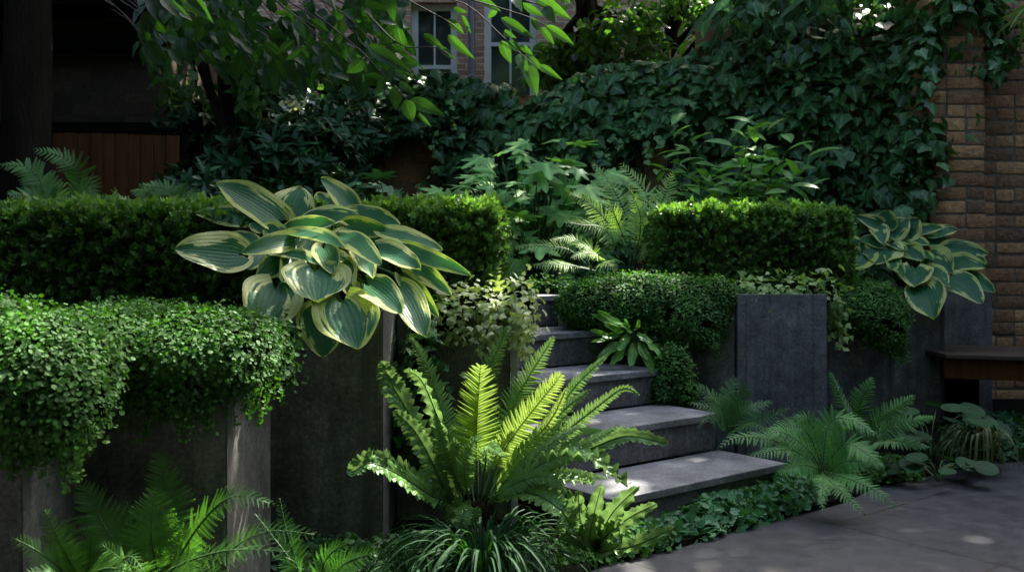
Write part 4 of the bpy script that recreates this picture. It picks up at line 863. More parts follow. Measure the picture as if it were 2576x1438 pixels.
# ---- hart's tongue on the step
hf = thing('hart_tongue_fern', 'glossy broad leaved plant on the third step', 'fern', P(1590, 905, 4.66))
Sc = crop(1360, 740, 3.785); c0 = P(*Sc(1290, 690), 4.7)
for (x1, y1), (x2, y2), w in [((1060, 480), (870, 400), 110), ((1120, 470), (930, 370), 110), ((1180, 500), (1245, 540), 90), ((1050, 620), (860, 560), 100), ((1050, 640), (870, 680), 70), ((1210, 660), (1140, 760), 120),
     ((1380, 620), (1480, 690), 110), ((1060, 760), (940, 880), 150), ((1150, 820), (1080, 910), 140), ((1290, 800), (1265, 920), 130), ((1400, 780), (1460, 850), 120), ((1440, 850), (1495, 990), 120), ((1500, 740), (1560, 810), 100), ((1120, 560), (1000, 500), 100), ((1250, 560), (1200, 440), 90), ((1330, 540), (1350, 450), 80)]:
    g = G(); pp = [c0, P(*Sc((x1 + 1290) / 2, (y1 + 650) / 2 - 30), 4.66), P(*Sc(x1, y1), 4.6), P(*Sc(x2, y2), 4.56)]
    p = spline(pp, 16); strap(g, p[5:], w / 2 * .936 / 3.785 / F * 4.6, wave=.2, n=18, rnd=rng.uniform(.2, .9), roll=rng.uniform(-20, 20), ww=2); g.tube(p[:7], .004, .003, 5, 1); g.build('leaf', [M['hart'], M['stem']], hf)

# ---- creeping mounds
def strs(u0, u1, v, d, n, l0, l1, dv=0.): return [(P(rng.uniform(u0, u1), v + rng.uniform(-18, 18), d + rng.uniform(-.03, .03)), rng.uniform(l0, l1)) for _ in range(n)]
cg_ = 'cushions of tiny creeping leaves'
def E(u, v, d, ru, rd, rv): return (tuple(P(u, v, d)), (ru / F * d, rd, rv / F * d))
mound('creeper_mound', 'nearest creeper mound at the left picture edge, hanging down its planter', 'creeping plant',
      [E(90, 925, 2.24, 185, .24, 135), E(-60, 900, 2.3, 200, .26, 160), E(180, 1010, 2.15, 90, .12, 110), E(100, 1060, 2.14, 110, .11, 90), E(-400, 880, 2.4, 330, .28, 130)], 72000, .0112, M['creep'],
      strands=strs(20, 240, 1080, 2.08, 22, .02, .09) + strs(90, 200, 1110, 2.08, 7, .04, .10), group=cg_)
mound('creeper_mound', 'wide creeper mound below the long hedge, left of the hosta', 'creeping plant',
      [E(470, 880, 2.68, 190, .26, 110), E(330, 850, 2.9, 180, .3, 90), E(590, 880, 2.75, 100, .26, 95), E(430, 960, 2.58, 130, .12, 80), E(150, 860, 3.0, 160, .3, 80), E(270, 850, 2.55, 120, .22, 75)], 66000, .011, M['creep'],
      strands=strs(290, 560, 1000, 2.52, 22, .03, .11) + strs(570, 700, 950, 2.62, 12, .03, .14), group=cg_)
mound('creeper_mound', 'flat creeper mound filling the top of the bank beside the stairs', 'creeping plant',
      [E(1590, 770, 4.92, 190, .20, 80), E(1720, 785, 4.88, 135, .2, 92), E(1800, 760, 4.9, 60, .16, 60), E(1500, 750, 5.1, 85, .2, 55), E(1465, 785, 5.05, 42, .1, 45)], 50000, .0122, M['creep'],
      strands=strs(1560, 1830, 840, 4.72, 24, .02, .09), group=cg_)
mound('creeper_mound', 'rounded creeper mound on the planter behind the bare one', 'creeping plant',
      [E(2170, 780, 5.35, 105, .22, 82), E(2110, 770, 5.35, 60, .2, 70), E(2225, 810, 5.25, 50, .14, 70)], 26000, .0122, M['creep'],
      strands=strs(2240, 2282, 840, 5.2, 12, .06, .16) + strs(2090, 2230, 845, 5.2, 14, .01, .06), group=cg_)
mound('creeper_mound', 'small creeper clump on the second step against the bank', 'creeping plant',
      [E(1690, 935, 4.66, 48, .09, 68), E(1665, 975, 4.62, 32, .07, 38), E(1725, 985, 4.62, 30, .07, 35)], 9500, .012, M['creep'], group=cg_)
mound('creeper_mound', 'thin creeper mat edging the top steps', 'creeping plant', [E(1375, 716, 5.45, 60, .12, 12), E(1500, 805, 4.98, 50, .05, 14)], 1500, .016, M['creep'], group=cg_)
mound('creeper_mound', 'shaded creeper between the wide mound and the hosta planter', 'creeping plant', [E(690, 860, 3.05, 60, .16, 60), E(700, 930, 2.95, 40, .1, 60)], 3500, .017, M['creep'], group=cg_)
# pale ivies
mound('variegated_ivy', 'pale cream ivy trailing over the planter beside the post', 'ivy', [E(1200, 770, 3.78, 110, .14, 50), E(1300, 760, 3.80, 45, .10, 50), E(1130, 800, 3.7, 50, .08, 50)], 2600, .027, M['ivypale'], T=T_IVY,
      strands=strs(1300, 1335, 790, 3.66, 9, .06, .13) + strs(1120, 1260, 820, 3.66, 8, .02, .08), group='pale variegated ivies')
mound('variegated_ivy', 'pale green ivy on top of the bare planter', 'ivy', [E(1960, 728, 4.9, 110, .12, 26), E(2070, 735, 4.92, 45, .12, 36), E(1890, 725, 4.95, 45, .12, 22)], 1300, .036, leafmat('ivy_lime_leaf', (.09, .2, .05), (.3, .42, .16), .5, .25), T=T_IVY,
      strands=strs(2086, 2104, 760, 4.98, 8, .08, .22), group='pale variegated ivies')
mound('ivy', 'dark ivy hanging between the hosta and the pale ivy', 'ivy', [E(1090, 800, 3.72, 40, .08, 50), E(1060, 880, 3.68, 30, .05, 90)], 500, .04, M['ivy'], T=T_IVY)
mound('ivy', 'dark leaves climbing behind the large bright fern', 'ivy', [E(1060, 1020, 3.6, 40, .04, 190)], 500, .05, M['ivy'], T=T_IVY)

# ---- hedges
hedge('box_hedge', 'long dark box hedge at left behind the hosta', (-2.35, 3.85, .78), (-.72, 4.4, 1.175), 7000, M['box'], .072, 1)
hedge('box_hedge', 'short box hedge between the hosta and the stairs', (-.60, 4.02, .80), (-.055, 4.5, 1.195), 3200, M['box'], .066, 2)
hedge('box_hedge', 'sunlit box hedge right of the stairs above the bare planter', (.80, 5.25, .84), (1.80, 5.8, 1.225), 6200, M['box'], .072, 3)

# ================================================================== MIDDLE DISTANCE
Bc = crop(1200, 360, 2.453)
def bp(x, y, d): return P(*Bc(x, y), d)
k3 = .936 / 2.453 / F
fernclump('tall feathery pale fern at the top of the stairs', bp(1230, 900, 5.9), [
 ([bp(1150, 700, 5.85), bp(960, 470, 5.8), bp(800, 385, 5.75)], 100 * k3 * 5.9), ([bp(1250, 650, 5.95), bp(1330, 430, 6.05), bp(1150, 195, 6.1)], 150 * k3 * 5.9), ([bp(1330, 650, 5.95), bp(1420, 450, 6.0), bp(1490, 250, 6.05)], 140 * k3 * 5.9),
 ([bp(1200, 600, 6.0), bp(1080, 330, 6.1), bp(960, 190, 6.15)], 110 * k3 * 5.9), ([bp(1280, 620, 5.8), bp(1260, 480, 5.75), bp(1200, 360, 5.7)], 90 * k3 * 5.9), ([bp(1400, 620, 5.9), bp(1600, 440, 5.85)], 110 * k3 * 5.9),
 ([bp(1050, 640, 5.7), bp(900, 600, 5.6), bp(750, 580, 5.55)], 100 * k3 * 5.9), ([bp(1120, 560, 5.8), bp(1080, 480, 5.75), bp(990, 425, 5.7)], 90 * k3 * 5.9), ([bp(1300, 760, 5.7), bp(1400, 700, 5.6)], 90 * k3 * 5.9), ([bp(1250, 500, 6.0), bp(1180, 400, 6.05)], 110 * k3 * 5.9), ([bp(1380, 560, 5.8), bp(1510, 560, 5.7)], 100 * k3 * 5.9)],
 M['fernpale'], n=26, part=True, T=T_PINN, start=.3)
fernclump('low light green fern beside the top step', bp(960, 900, 5.6), [
 ([bp(800, 760, 5.5), bp(560, 740, 5.4), bp(440, 760, 5.35)], 80 * k3 * 5.5), ([bp(960, 760, 5.5), bp(850, 730, 5.45)], 90 * k3 * 5.5), ([bp(1000, 800, 5.45), bp(900, 790, 5.4), bp(820, 820, 5.35)], 80 * k3 * 5.5),
 ([bp(760, 860, 5.4), bp(560, 870, 5.3)], 80 * k3 * 5.5), ([bp(700, 850, 5.4), bp(640, 940, 5.3)], 70 * k3 * 5.5), ([bp(1040, 850, 5.4), bp(1130, 900, 5.3)], 80 * k3 * 5.5), ([bp(860, 700, 5.6), bp(680, 700, 5.55)], 80 * k3 * 5.5)], M['fernpale'], n=20, part=True, T=T_PINN, start=.3)
fernclump('low fern tucked against the end of the short hedge', bp(330, 920, 5.1), [([bp(380, 820, 5.0), bp(450, 700, 5.)], 80 * k3 * 5), ([bp(400, 850, 5.), bp(480, 830, 4.95)], 70 * k3 * 5), ([bp(480, 880, 5.1), bp(540, 800, 5.1)], 90 * k3 * 5)], M['fern'], n=20)
def palmate(label, c, n, spread, size, mat, seed, T=T_PALM, name='palmate_shrub', cat='shrub', bias=.25, order=None):
    root = thing(name, label, cat, c); g = G(); s = G(); r = np.random.default_rng(seed); sp = np.array(spread)
    for i in range(n):
        v = r.uniform(-1, 1, 3)
        while (v ** 2).sum() > 1: v = r.uniform(-1, 1, 3)
        p = np.array(c) + np.array((0, 0, sp[2])) + v * sp; o = nrm(v * (1, 1, .4) + r.normal(0, .2, 3))
        z = nrm(np.array((0, -.55, .8)) + o * .35 + r.normal(0, .22, 3)); y = nrm(o * (1, 1, 0) + np.array((0, -.35, -.35)) + r.normal(0, .3, 3)); X, Y, Z = frames(y[None], z[None])
        g.scatter(T, p[None], X, Y, Z, size * r.uniform(.6, 1.15), r.uniform(0, 1)); b = np.array(c) + r.normal(0, .05, 3) * (1, 1, 0)
        s.tube(spline([b, b * .4 + p * .6 - (0, 0, .08), p + Y[0] * size * .3], 7), .006, .003, 4)
    g.build('foliage', mat, root); s.build('stems', M['stem'], root); return root
palmate('broad lobed leaf shrub left of the tall feathery fern', (.14, 6.6, .82), 150, (.60, .42, .50), .27, M['palm'], 21)
palmate('shaded lobed leaf shrub behind the hosta', (-.72, 6.7, .80), 60, (.45, .35, .40), .25, leafmat('shaded_palmate', (.04, .13, .06), (.08, .21, .09), .42, .15), 22)
T_LY = bladeT(5, 2, lambda t: .17 * max(.003, math.sin(math.pi * t ** .8)) ** .75, .35, .3)
def leafyshrub(name, label, cat, base, tips, mat, size, T=T_LY, nl=11, smat=None, whorl=False):
    root = thing(name, label, cat, base); g = G(); s = G(); b = np.array(base)
    for tp in tips:
        p = spline([b + rng.normal(0, .05, 3) * (1, 1, 0), (b + tp) / 2 + rng.normal(0, .04, 3), np.array(tp)], 24); s.tube(p[::3], .007, .003, 5)
        k = nl; t = np.linspace(.35, 1, k); q = np.stack([np.interp(t, np.linspace(0, 1, 24), p[:, c]) for c in range(3)], 1)
        a = np.arange(k) * 2.4 + rng.uniform(0, 6); o = np.stack([np.cos(a), np.sin(a), np.zeros(k)], 1)
        y = nrm(o + np.array((0, 0, .25)) + (t > .9)[:, None] * np.array((0, 0, .5)) + rng.normal(0, .2, (k, 3))); X, Y, Z = frames(y, np.array((0, -.35, .9)) + rng.normal(0, .2, (k, 3)))
        g.scatter(T, q, X, Y, Z, size * rng.uniform(.7, 1.15, k), rng.uniform(0, 1, k))
    g.build('foliage', mat, root); s.build('stems', smat or M['stem'], root); return root
leafyshrub('lily_shrub', 'light green long leaved shrub behind the sunlit hedge', 'shrub', (1.50, 6.35, .85),
   [P(u, v, 6.35 + rng.uniform(-.3, .3)) for u, v in [(1890, 310), (1840, 350), (1930, 330), (1990, 360), (1960, 400), (1870, 400), (1820, 430), (1920, 440), (2000, 440), (2040, 380), (1780, 450), (1850, 470), (1900, 360), (1960, 470), (2030, 480), (1760, 490), (1810, 500)]], M['lily'], .20, nl=12)
leafyshrub('lily_shrub', 'tall twiggy shrub left of the long leaved one', 'shrub', (1.15, 6.7, .85),
   [P(u, v, 6.7 + rng.uniform(-.2, .2)) for u, v in [(1690, 315), (1700, 380), (1740, 360), (1670, 400), (1730, 430), (1760, 470), (1650, 440)]], M['lily'], .19, nl=8)

M['ivynew'] = leafmat('ivy_new_leaf', (.09, .22, .07), (.24, .38, .14), .4, .25)
# ---- ivy on the garden wall: leaves follow the wall and its top
def ivywall(label, t0, t1, z0f, z1f, n, size, mat, seed, thick=.16, leftfade=None):
    root = thing('ivy', label, 'ivy', wallpt((t0 + t1) / 2), 'ivy on the garden wall'); r = np.random.default_rng(seed); g = G()
    t = r.uniform(t0, t1, n); zz = r.uniform(0, 1, n); z0 = np.array([z0f(a) for a in t]); z1 = np.array([z1f(a) for a in t])
    z = z0 + (z1 - z0) * zz; b = a0[None] + dxw[None] * (t * LW)[:, None]; lp_ = np.stack([t * LW, t * 0, z], 1)
    bul = thick * (.5 + .5 * np.sin(t * LW * 2.1 + z * 2.3) * np.cos(z * 3.1 - t * 5)) + .10 * lump(lp_, 10, 1) + .06 * lump(lp_, 21, 3) + .10
    top = np.clip((z - (z1 - .22)) / .22, 0, 1); bul = bul * (1 - top * .35) + top * .0
    p = b - dyw[None] * (bul - r.uniform(0, 1, n) ** 1.5 * .20)[:, None] + np.array((0, 0, 1.)) * z[:, None]
    p += dyw[None] * (top ** 2 * r.uniform(0, .3, n))[:, None]
    zv = nrm(-dyw[None] * .75 + np.array((0, 0, .75)) + top[:, None] * np.array((0, 0, 1.)) + r.normal(0, .24, (n, 3))); y = nrm(np.array((0, 0, -1.)) + r.normal(0, .6, (n, 3)) - dyw * .2)
    X, Y, Z = frames(y, zv); hl_ = np.clip(.4 + .28 * lump(lp_, 4.3, 2) + r.normal(0, .22, n), 0, 1)
    g.scatter(T_IVY, p, X, Y, Z, size * r.uniform(.45, 1.2, n), hl_)
    c = G()
    for i in range(46):
        ta = r.uniform(t0, t1); za = z0f(ta); zb = z1f(ta) - .1; q = [a0 + dxw * (ta * LW + .12 * math.sin(k * 1.7 + i)) - dyw * .03 + np.array((0, 0, za + (zb - za) * k / 6)) for k in range(7)]; c.tube(spline(q, 16), .008, .004, 4)
    c.build('vines', M['twig'], root); k_ = G(); k_.box((t0 * LW + .05, -.03, z0f(t0) + .1), (t1 * LW - .05, -.004, min(z1f(t0), z1f(t1)) - .12), ax=(dxw, dyw), org=a0) if 0 else None
    for i in range(16):
        ta = r.uniform(t0, t1); za = r.uniform(z0f(ta), z1f(ta)); k = 14; q = a0 + dxw * (ta * LW) - dyw * (.30) + np.array((0, 0, za)); w = np.cumsum(r.normal(0, .03, (k, 3)) + np.array((r.uniform(-.03, .03), -.004, -.02)), 0)
        X, Y, Z = frames(r.normal(0, .8, (k, 3)) + np.array((0, -.3, -.6)), -dyw + np.array((0, 0, .5)) + r.normal(0, .3, (k, 3))); g.scatter(T_IVY, q + w, X, Y, Z, size * r.uniform(.3, .6, k), r.uniform(0, .6, k), 1)
    g.build('foliage', [mat, M['ivynew']], root)
    return root, (p, )
M['ivydeep'] = leafmat('ivy_deep_leaf', (.004, .02, .007), (.06, .145, .045), .32, .12, rib=.4)
ivywall('dense dark ivy covering the right half of the garden wall', .0,   .48, lambda t: (1.95 if .265 < t < .315 else .8) if t < .40 else 1.0 + (t - .4) * 1.5, lambda t: 2.95 - t * 1.35 + .06 * math.sin(t * 40), 5200, .12, M['ivy'], 31)
ivywall('dark ivy over the middle of the garden wall', .46, .86, lambda t: (1.95 if t > .535 else 1.1) + .08 * math.sin(t * 46), lambda t: 2.50 - (t - .46) * .3 + .07 * math.sin(t * 50), 3600, .11, M['ivydeep'], 32, thick=.2)
mound('ivy', 'ivy crown spilling over the brick pier at upper right', 'ivy', [((2.45, 6.75, 2.95), (.55, .35, .28)), ((1.9, 6.9, 2.85), (.5, .3, .22)), ((2.95, 6.75, 2.70), (.3, .25, .16)), ((3.25, 6.7, 2.45), (.12, .12, .25))], 3000, .10, M['ivy'], T=T_IVY, upm=.7, core=False)

mound('ivy', 'ivy curtain overlapping the left edge of the brick pier', 'ivy', [E(2335, 190, 6.66, 40, .10, 220), E(2300, 430, 6.66, 36, .1, 130)], 1100, .095, M['ivy'], T=T_IVY, upm=.9, core=False)
# ---- background trees and shrubs
def crowncloud(g, ells, n, size, T=TL_OV, la=.25, fill=.5, down=.4):
    pos = []
    for (c, r) in ells:
        m = int(n / len(ells)); v = nrm(rng.normal(0, 1, (m, 3))) * (rng.uniform(fill ** 3, 1, m) ** (1 / 3))[:, None]; p = np.array(c) + v * np.array(r)
        k = (lump(p, 5.5, 1) + lump(p, 11, 4) * .6 > -.35) & shaded(p); pos.append(p[k])
    p = np.concatenate(pos); m = len(p); y = rng.normal(0, 1, (m, 3)) + np.array((0, 0, -down)); X, Y, Z = frames(y, np.array((0, -.3, 1.)) + rng.normal(0, .5, (m, 3)))
    g.scatter(T, p, X, Y, Z, size * rng.uniform(.6, 1.2, m), np.clip(.5 + .3 * lump(p, 4, 7) + rng.normal(0, .2, m), 0, 1))
def tree(label, base, top, r0, ells, n, size, mat, T=TL_OV, cat='tree', name='tree', limbs=True):
    root = thing(name, label, cat, base); s = G(); b = np.array(base); t_ = np.array(top); s.tube(spline([b, (b + t_) / 2 + rng.normal(0, .06, 3), t_], 14), r0, r0 * .5, 9)
    s.build('trunk', M['bark'], root); g = G(); l = G()
    for (c, r) in ells:
        for q in range(3): l.tube(spline([b + (t_ - b) * rng.uniform(.5, 1), (t_ + np.array(c)) / 2 + rng.normal(0, .15, 3), np.array(c) + rng.normal(0, .4, 3) * np.array(r)], 10), r0 * .4, r0 * .08, 6)
    if limbs: l.build('limb', M['bark'], root)
    crowncloud(g, ells, n, size, T); g.build('crown', mat, root); return root
M['backtree'] = leafmat('back_tree_leaf', (.03, .085, .02), (.09, .19, .05), .4, .4, rib=0)
tree('tree with bare dark trunk behind the middle of the ivy wall', P(1490, 360, 10.5) * (1, 1, 0) + (0, 0, .78), P(1470, -60, 10.5), .17, [E(1560, 110, 10.2, 130, .6, 90), E(1400, 170, 10.6, 90, .5, 60), E(1560, -80, 10.6, 260, .9, 130)], 2600, .13, M['backtree'])
tree('leaning tree behind the ivy wall near the backlit leaves', P(1600, 360, 10.0) * (1, 1, 0) + (0, 0, .78), P(1720, -80, 10.8), .10, [E(1760, 60, 10.8, 150, .7, 100), E(1860, 10, 10.5, 130, .7, 90), E(1640, 200, 10, 90, .4, 60)], 3800, .10, M['backtree'])
tree('slim dark sapling in front of the house at left', P(560, 480, 7.6) * (1, 1, 0) + (0, 0, .78), P(565, 60, 7.6), .065, [E(470, 160, 7.6, 90, .4, 110), E(600, 120, 7.6, 110, .4, 90), E(640, 230, 7.7, 50, .3, 60)], 800, .11, M['backtree'])
tree('dense dark tree behind the right end of the ivy wall', P(2100, 360, 9.5) * (1, 1, 0) + (0, 0, .78), P(2120, -80, 9.6), .12, [E(2130, 60, 9.5, 170, .8, 120), E(2330, 20, 9.6, 130, .7, 150), E(1960, 40, 9.8, 100, .6, 80)], 4200, .13, M['canopy'])
TLR = bladeT(4, 2, lambda t: .15 * max(.003, math.sin(math.pi * t ** .9)) ** .8, .3, .15)
def bigshrub(label, ells, n, size, mat, T, name='evergreen_shrub'):
    root = thing(name, label, 'shrub', tuple(np.array(ells[0][0]) * (1, 1, 0) + (0, 0, .78))); g = G()
    p, q = blobpts(ells, n, 5, .3, lambda p, q: q[:, 1] < .5); m = len(p); p = p - q * (rng.uniform(0, 1, m) ** 1.5 * size * 2)[:, None]
    # rosettes of leaves at shoot ends
    for k in range(7):
        a = k * 2 * math.pi / 7 + rng.uniform(0, 1, m); t1 = nrm(np.cross(q, np.array((0, 0, 1.)) + rng.normal(0, .2, (m, 3)))); t2 = np.cross(q, t1)
        y = nrm(t1 * np.cos(a)[:, None] + t2 * np.sin(a)[:, None] + q * .55 + rng.normal(0, .15, (m, 3))); X, Y, Z = frames(y, q + np.array((0, 0, .5)))
        g.scatter(T, p, X, Y, Z, size * rng.uniform(.6, 1.15, m), np.clip(rng.normal(.45, .25, m), 0, 1))
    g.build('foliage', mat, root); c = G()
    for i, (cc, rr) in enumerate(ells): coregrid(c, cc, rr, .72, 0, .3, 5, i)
    c.build('shade_body', M['core'], root); return root
bigshrub('glossy evergreen shrub behind the hosta with narrow leaves', [E(760, 400, 7.6, 150, .6, 90), E(860, 340, 7.9, 110, .5, 80), E(640, 420, 7.5, 110, .5, 80)], 620, .14, M['rhodo'], TLR)
bigshrub('evergreen shrub with white blossom below the house wall', [E(720, 290, 8.6, 150, .6, 70), E(660, 230, 9.0, 80, .5, 60), E(500, 330, 8.3, 80, .5, 110)], 620, .11, M['rhodo'], TLR)
bigshrub('tall shrub mass in front of the house left of the ivy wall', [E(910, 280, 8.9, 110, .5, 80), E(980, 220, 9.4, 90, .5, 40), E(860, 220, 9.2, 70, .5, 40)], 520, .11, M['rhodo'], TL_OV)
bigshrub('dark undergrowth between the fence and the hosta', [E(480, 470, 6.9, 90, .3, 60), E(640, 500, 6.9, 160, .3, 50), E(820, 490, 6.9, 120, .3, 50)], 320, .12, M['rhodo'], TLR)
fl = thing('white_blossom', 'white blossom clusters on the evergreen shrub at upper left', 'flowers', P(740, 270, 8.0)); g = G()
for (u, v, n) in [(735, 268, 26), (760, 262, 22), (700, 300, 12), (660, 330, 8), (720, 320, 8), (790, 330, 6), (430, 320, 6)]:
    g = G(); c = P(u, v, 7.95); m = n; v_ = nrm(rng.normal(0, 1, (m, 3))); X, Y, Z = frames(v_ + np.array((0, -.5, 0)), rng.normal(0, 1, (m, 3))); g.scatter(TL_OV, c + rng.normal(0, .03, (m, 3)), X, Y, Z, .05, rng.uniform(0, 1, m)); g.build('blossom', M['flower'], fl)
# bamboo top left of the ivy and at the right edge
def bamboo(label, c, n, size, spread, seed, mat=M['bamboo']):
    root = thing('bamboo', label, 'bamboo', c); g = G(); r = np.random.default_rng(seed); s = G(); T = bladeT(3, 2, lambda t: .05 * max(.01, math.sin(math.pi * t ** .6)), .2, .35)
    for i in range(n // 9):
        q = np.array(c) + r.uniform(-1, 1, 3) * np.array(spread); s.tube([np.array(c) + (0, 0, -.3), (np.array(c) + q) / 2 + (0, 0, .05), q], .007, .003, 4)
        k = 9; a = r.uniform(-1.2, 1.2, k); y = nrm(np.stack([np.sin(a), r.normal(-.3, .3, k), -.35 - .6 * np.cos(a)], 1)); X, Y, Z = frames(y, np.array((0, -.7, .6)) + r.normal(0, .3, (k, 3)))
        g.scatter(T, np.repeat(q[None], k, 0), X, Y, Z, size * r.uniform(.6, 1.1, k), r.uniform(0, 1, k))
    g.build('foliage', mat, root); s.build('stems', M['stem'], root); return root
bamboo('yellow green bamboo blades at the top right corner', tuple(P(2600, -10, 6.4)), 36, .26, (.08, .1, .08), 5)
bamboo('dark fan leaves above the ivy wall', tuple(P(1960, 0, 7.4)), 108, .45, (.4, .2, .15), 6, M['ivydeep'])
# ferns left in shade in front of the fence
fernclump('tall arching fern in the shade before the board fence', P(170, 560, 5.3), [([P(200, 450, 5.3), P(165, 400, 5.25), P(85, 375, 5.2)], .11), ([P(220, 470, 5.2), P(245, 520, 5.1)], .1), ([P(80, 430, 5.3), P(0, 415, 5.25)], .12), ([P(100, 500, 5.2), P(20, 490, 5.1)], .12), ([P(120, 480, 5.4), P(60, 450, 5.4)], .12)], M['fern'], n=24, group='shaded ferns behind the long hedge')
fernclump('low fanned fern behind the long hedge near the hosta', P(440, 560, 5.2), [([P(380, 490, 5.2), P(330, 480, 5.2)], .1), ([P(430, 485, 5.2), P(350, 465, 5.2)], .1), ([P(460, 490, 5.1), P(520, 500, 5.0)], .1), ([P(400, 500, 5.3), P(420, 470, 5.3)], .1), ([P(300, 500, 5.2), P(290, 470, 5.2)], .08)], M['fern'], n=24, group='shaded ferns behind the long hedge')

# ================================================================== THE OVERHANGING TREE
tr = thing('overhanging_tree', 'dark trunked tree at left whose leafy branches hang over the garden', 'tree', (-2.95, 6.0, .78))
g = G(); g.tube(spline([(-2.95, 6.0, .7), (-2.92, 6.0, 2.0), (-2.85, 5.9, 3.2), (-2.5, 5.5, 4.4)], 16), .15, .11, 12); g.build('trunk', M['bark'], tr)
g = G()
for e in [(0, 3.6, 4.6), (2.8, 4.4, 5.2), (-3.6, 2.6, 5.0), (.5, 7.5, 5.4), (-1.2, 1.2, 4.9)]:
    g.tube(spline([(-2.6, 5.6, 4.1), (-2.6 + (e[0] + 2.6) * .5, (5.5 + e[1]) / 2, (4.4 + e[2]) / 2 + .35), e], 14), .09, .03, 8)
g.tube(spline([(-2.6, 5.6, 4.1), (-1.2, 4.4, 3.3), (-.35, 3.75, 2.35)], 14), .06, .012, 7); g.tube(spline([(-.9, 4.1, 3.0), (-.2, 3.5, 2.5), P(1150, -60, 3.3)], 14), .03, .008, 6)
g.build('limb', M['bark'], tr)
# hanging sprays, leaf by leaf
Tc = crop(620, 0, 2.740)
def tp(x, y, d): return P(*Tc(x, y), d)
hang = G(); tw = G()
T_HL = bladeT(9, 4, lambda t: .27 * max(.001, math.sin(math.pi * min(1, t ** .75))) ** .85 * (1 - .2 * t), .28, .22, wav=.05)
def hleaf(b, t, w=1., rnd=.5, roll=0.):
    b = np.array(b); t = np.array(t); L = np.linalg.norm(t - b); y = (t - b) / L; view = nrm(np.array((0, 0, EYE)) - b); z = view - y * (view @ y); z = nrm(z); x = np.cross(y, z)
    ra = math.radians(roll); x, z = x * math.cos(ra) + z * math.sin(ra), z * math.cos(ra) - x * math.sin(ra)
    hang.scatter(T_HL, b[None], x[None], y[None], z[None], np.array([[L * w, L, L]]), rnd)
twigs = [[(1240, -40), (1700, 20), (1990, 260), (2140, 400), (2280, 520)], [(1700, -20), (1980, 60), (2200, 130), (2330, 190)], [(2000, -40), (2250, 30), (2400, 100)],
         [(620, 100), (950, 370), (1110, 540), (1210, 640), (1290, 730)], [(1000, 100), (1250, 330), (1500, 350), (1640, 420)], [(300, -20), (560, 190), (740, 360)], [(1300, 0), (1600, 160), (1700, 240)]]
for i, tg_ in enumerate(twigs):
    d = 3.35 if i < 3 else 3.3; tq = G(); tq.tube(spline([tp(x, y, d) for x, y in tg_], 16), .003, .0012, 5); tq.build('twig', M['twig'], tr)
lv = [((1165 + 40, 640), (1220, 805), 1.15, .5), ((1285, 735), (1350, 905), 1.2, .5), ((1330, 735), (1548, 838), .7, .6), ((1380, 830), (1470, 935), .5, .3), ((1240, 610), (1345, 680), .8, .7), ((1130, 560), (1080, 700), .9, .1), ((1010, 335), (1310, 520), .55, .3), ((1100, 400), (1305, 555), .6, .4), ((1210, 520), (1310, 590), .6, .4),
 ((1995, 300), (2060, 470), .9, .9), ((2050, 300), (2135, 385), .9, .4), ((2130, 330), (2230, 415), .7, .8), ((2120, 400), (2180, 535), .8, .95), ((2190, 480), (2252, 680), .85, 1.), ((2200, 420), (2290, 520), .6, .6), ((2280, 480), (2425, 578), .5, .8), ((2220, 130), (2270, 240), .8, .4), ((2290, 200), (2380, 330), .7, .4), ((2320, 190), (2535, 325), .55, .9), ((2310, 50), (2380, 155), 1., .8), ((2250, -20), (2490, 130), .6, .9), ((2080, -30), (2140, 60), .8, .3), ((2150, 20), (2310, 140), .6, .5),
 ((1990, 135), (2225, 268), .5, .4), ((2010, 230), (2090, 280), .8, .4), ((1600, 140), (1725, 255), .75, 1.), ((1700, 110), (1770, 250), .5, .5), ((1830, 0), (2000, 80), .6, .8), ((1640, 60), (1740, 100), .8, .8), ((1600, 260), (1770, 425), .5, .7), ((1540, 350), (1660, 440), .7, .6), ((1420, 250), (1560, 355), .7, .1), ((1230, 200), (1270, 380), .9, .05),
 ((700, 380), (720, 555), 1., .02), ((560, 340), (400, 460), .6, .05), ((470, 300), (340, 400), .9, .03), ((520, 360), (580, 440), 1., .02), ((480, 140), (540, 270), .9, .4), ((600, 145), (720, 240), .8, .3), ((440, 85), (310, 110), .7, .5), ((820, 150), (800, 320), .8, .3), ((980, 440), (850, 560), 1., .05), ((860, 380), (960, 500), .8, .3),
 ((2450, -30), (2505, 30), .8, .9), ((1960, 60), (1890, 150), .8, .5), ((1180, 330), (1300, 410), .8, .3)]
for b_, t_2, w, rn in lv:
    d = 3.35 + rng.uniform(-.1, .1); hleaf(tp(*b_, d), tp(*t_2, d + rng.uniform(-.06, .04)), w, rn, rng.uniform(-20, 20))
for (x, y) in [(40, -8), (60, -25)]: pass
for b_, t_2, rn in [((430, -30), (515, 40), .4), ((470, -20), (525, 45), .5), ((410, -30), (460, 30), .3)]: hleaf(P(*b_, 2.6), P(*t_2, 2.55), .6, rn)
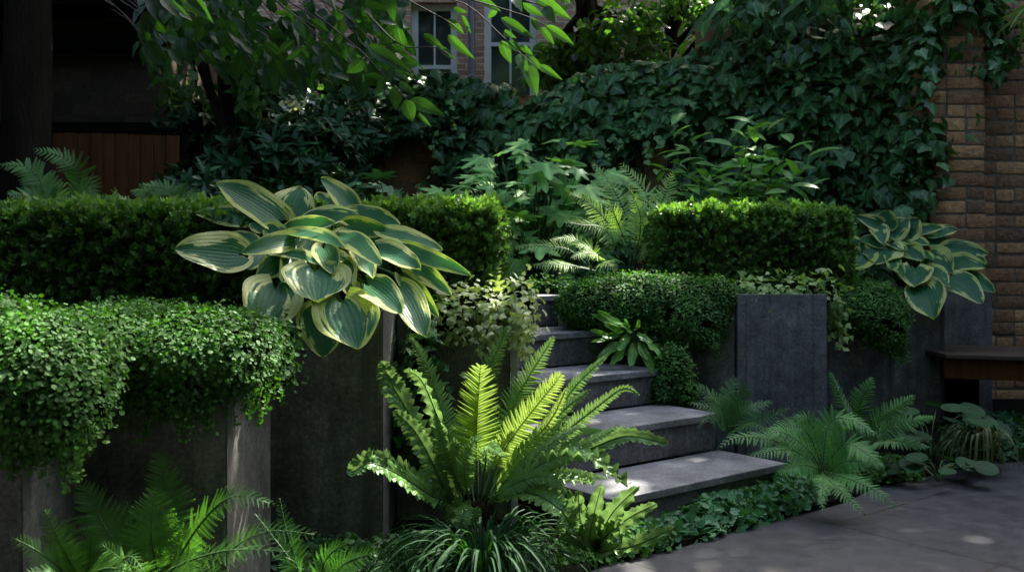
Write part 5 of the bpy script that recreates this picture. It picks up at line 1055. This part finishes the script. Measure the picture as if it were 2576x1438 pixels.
# denser leaves of the same branches higher up, shade put into their darker colour
m = 950; u = rng.uniform(350, 1010, m); vmax = 190 - 190 * np.clip((u - 950) / 400, 0, 1) * .85 - 60 * np.clip((700 - u) / 320, 0, 1); v = -160 + (vmax + 160) * rng.uniform(0, 1, m) ** .9; d = rng.uniform(3.5, 5.2, m)
p = np.stack([(u - CX) / F * d, d, EYE - (v - HZ) / F * d], 1); kk = (lump(p, 7, 1) > -.25) & shaded(p); p = p[kk]; m = len(p)
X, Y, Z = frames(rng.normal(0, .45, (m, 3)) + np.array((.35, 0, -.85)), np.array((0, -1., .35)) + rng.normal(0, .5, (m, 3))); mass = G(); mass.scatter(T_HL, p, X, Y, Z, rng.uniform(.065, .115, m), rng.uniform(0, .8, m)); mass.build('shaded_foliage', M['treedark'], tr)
for q in p[::6]: tw.tube(spline([q + (-.25, .05, .22), q + (-.1, 0, .12), q], 6), .003, .0015, 4)
hang.build('hanging_foliage', M['tree'], tr); tag(tw.build('small_twigs', M['twig'], tr), kind='stuff')
# unseen crown overhead, shaped to block sky and pass sun to chosen spots
NC = 34000; cx = rng.uniform(-5.5, 8.0, NC); cy = np.where(rng.uniform(0, 1, NC) < .45, rng.uniform(-4.5, 1.85, NC), rng.uniform(6.3, 10.9, NC)); lf = rng.uniform(0, 1, NC) < .12; cx = np.where(lf, rng.uniform(-5.5, -2.3, NC), cx); cy = np.where(lf, rng.uniform(3.8, 7, NC), cy); cz = rng.uniform(4.7, 6.6, NC); p = np.stack([cx, cy, cz], 1)
dens = .5 + .5 * lump(p * (1, 1, .2), 1.6, 2); keepm = rng.uniform(0, 1, NC) < np.where(lump(p * (1, 1, .2), 7., 5) + .7 * lump(p * (1, 1, .2), 17., 1) > .78, .12, .96)
keepm &= shaded(p, 1.35) & ~((cx > 2.2) & (cy > 3) & (cy < 6.2))
p = p[keepm]; m = len(p); T_CN = bladeT(2, 2, lambda t: (.1, .36, .02)[int(round(t * 2))], .2, .15)
X, Y, Z = frames(rng.normal(0, 1, (m, 3)), np.array((0, 0, 1.)) + rng.normal(0, .5, (m, 3))); g = G(); g.scatter(T_CN, p, X, Y, Z, rng.uniform(.16, .30, m), rng.uniform(0, 1, m)); g.build('crown', M['canopy'], tr)
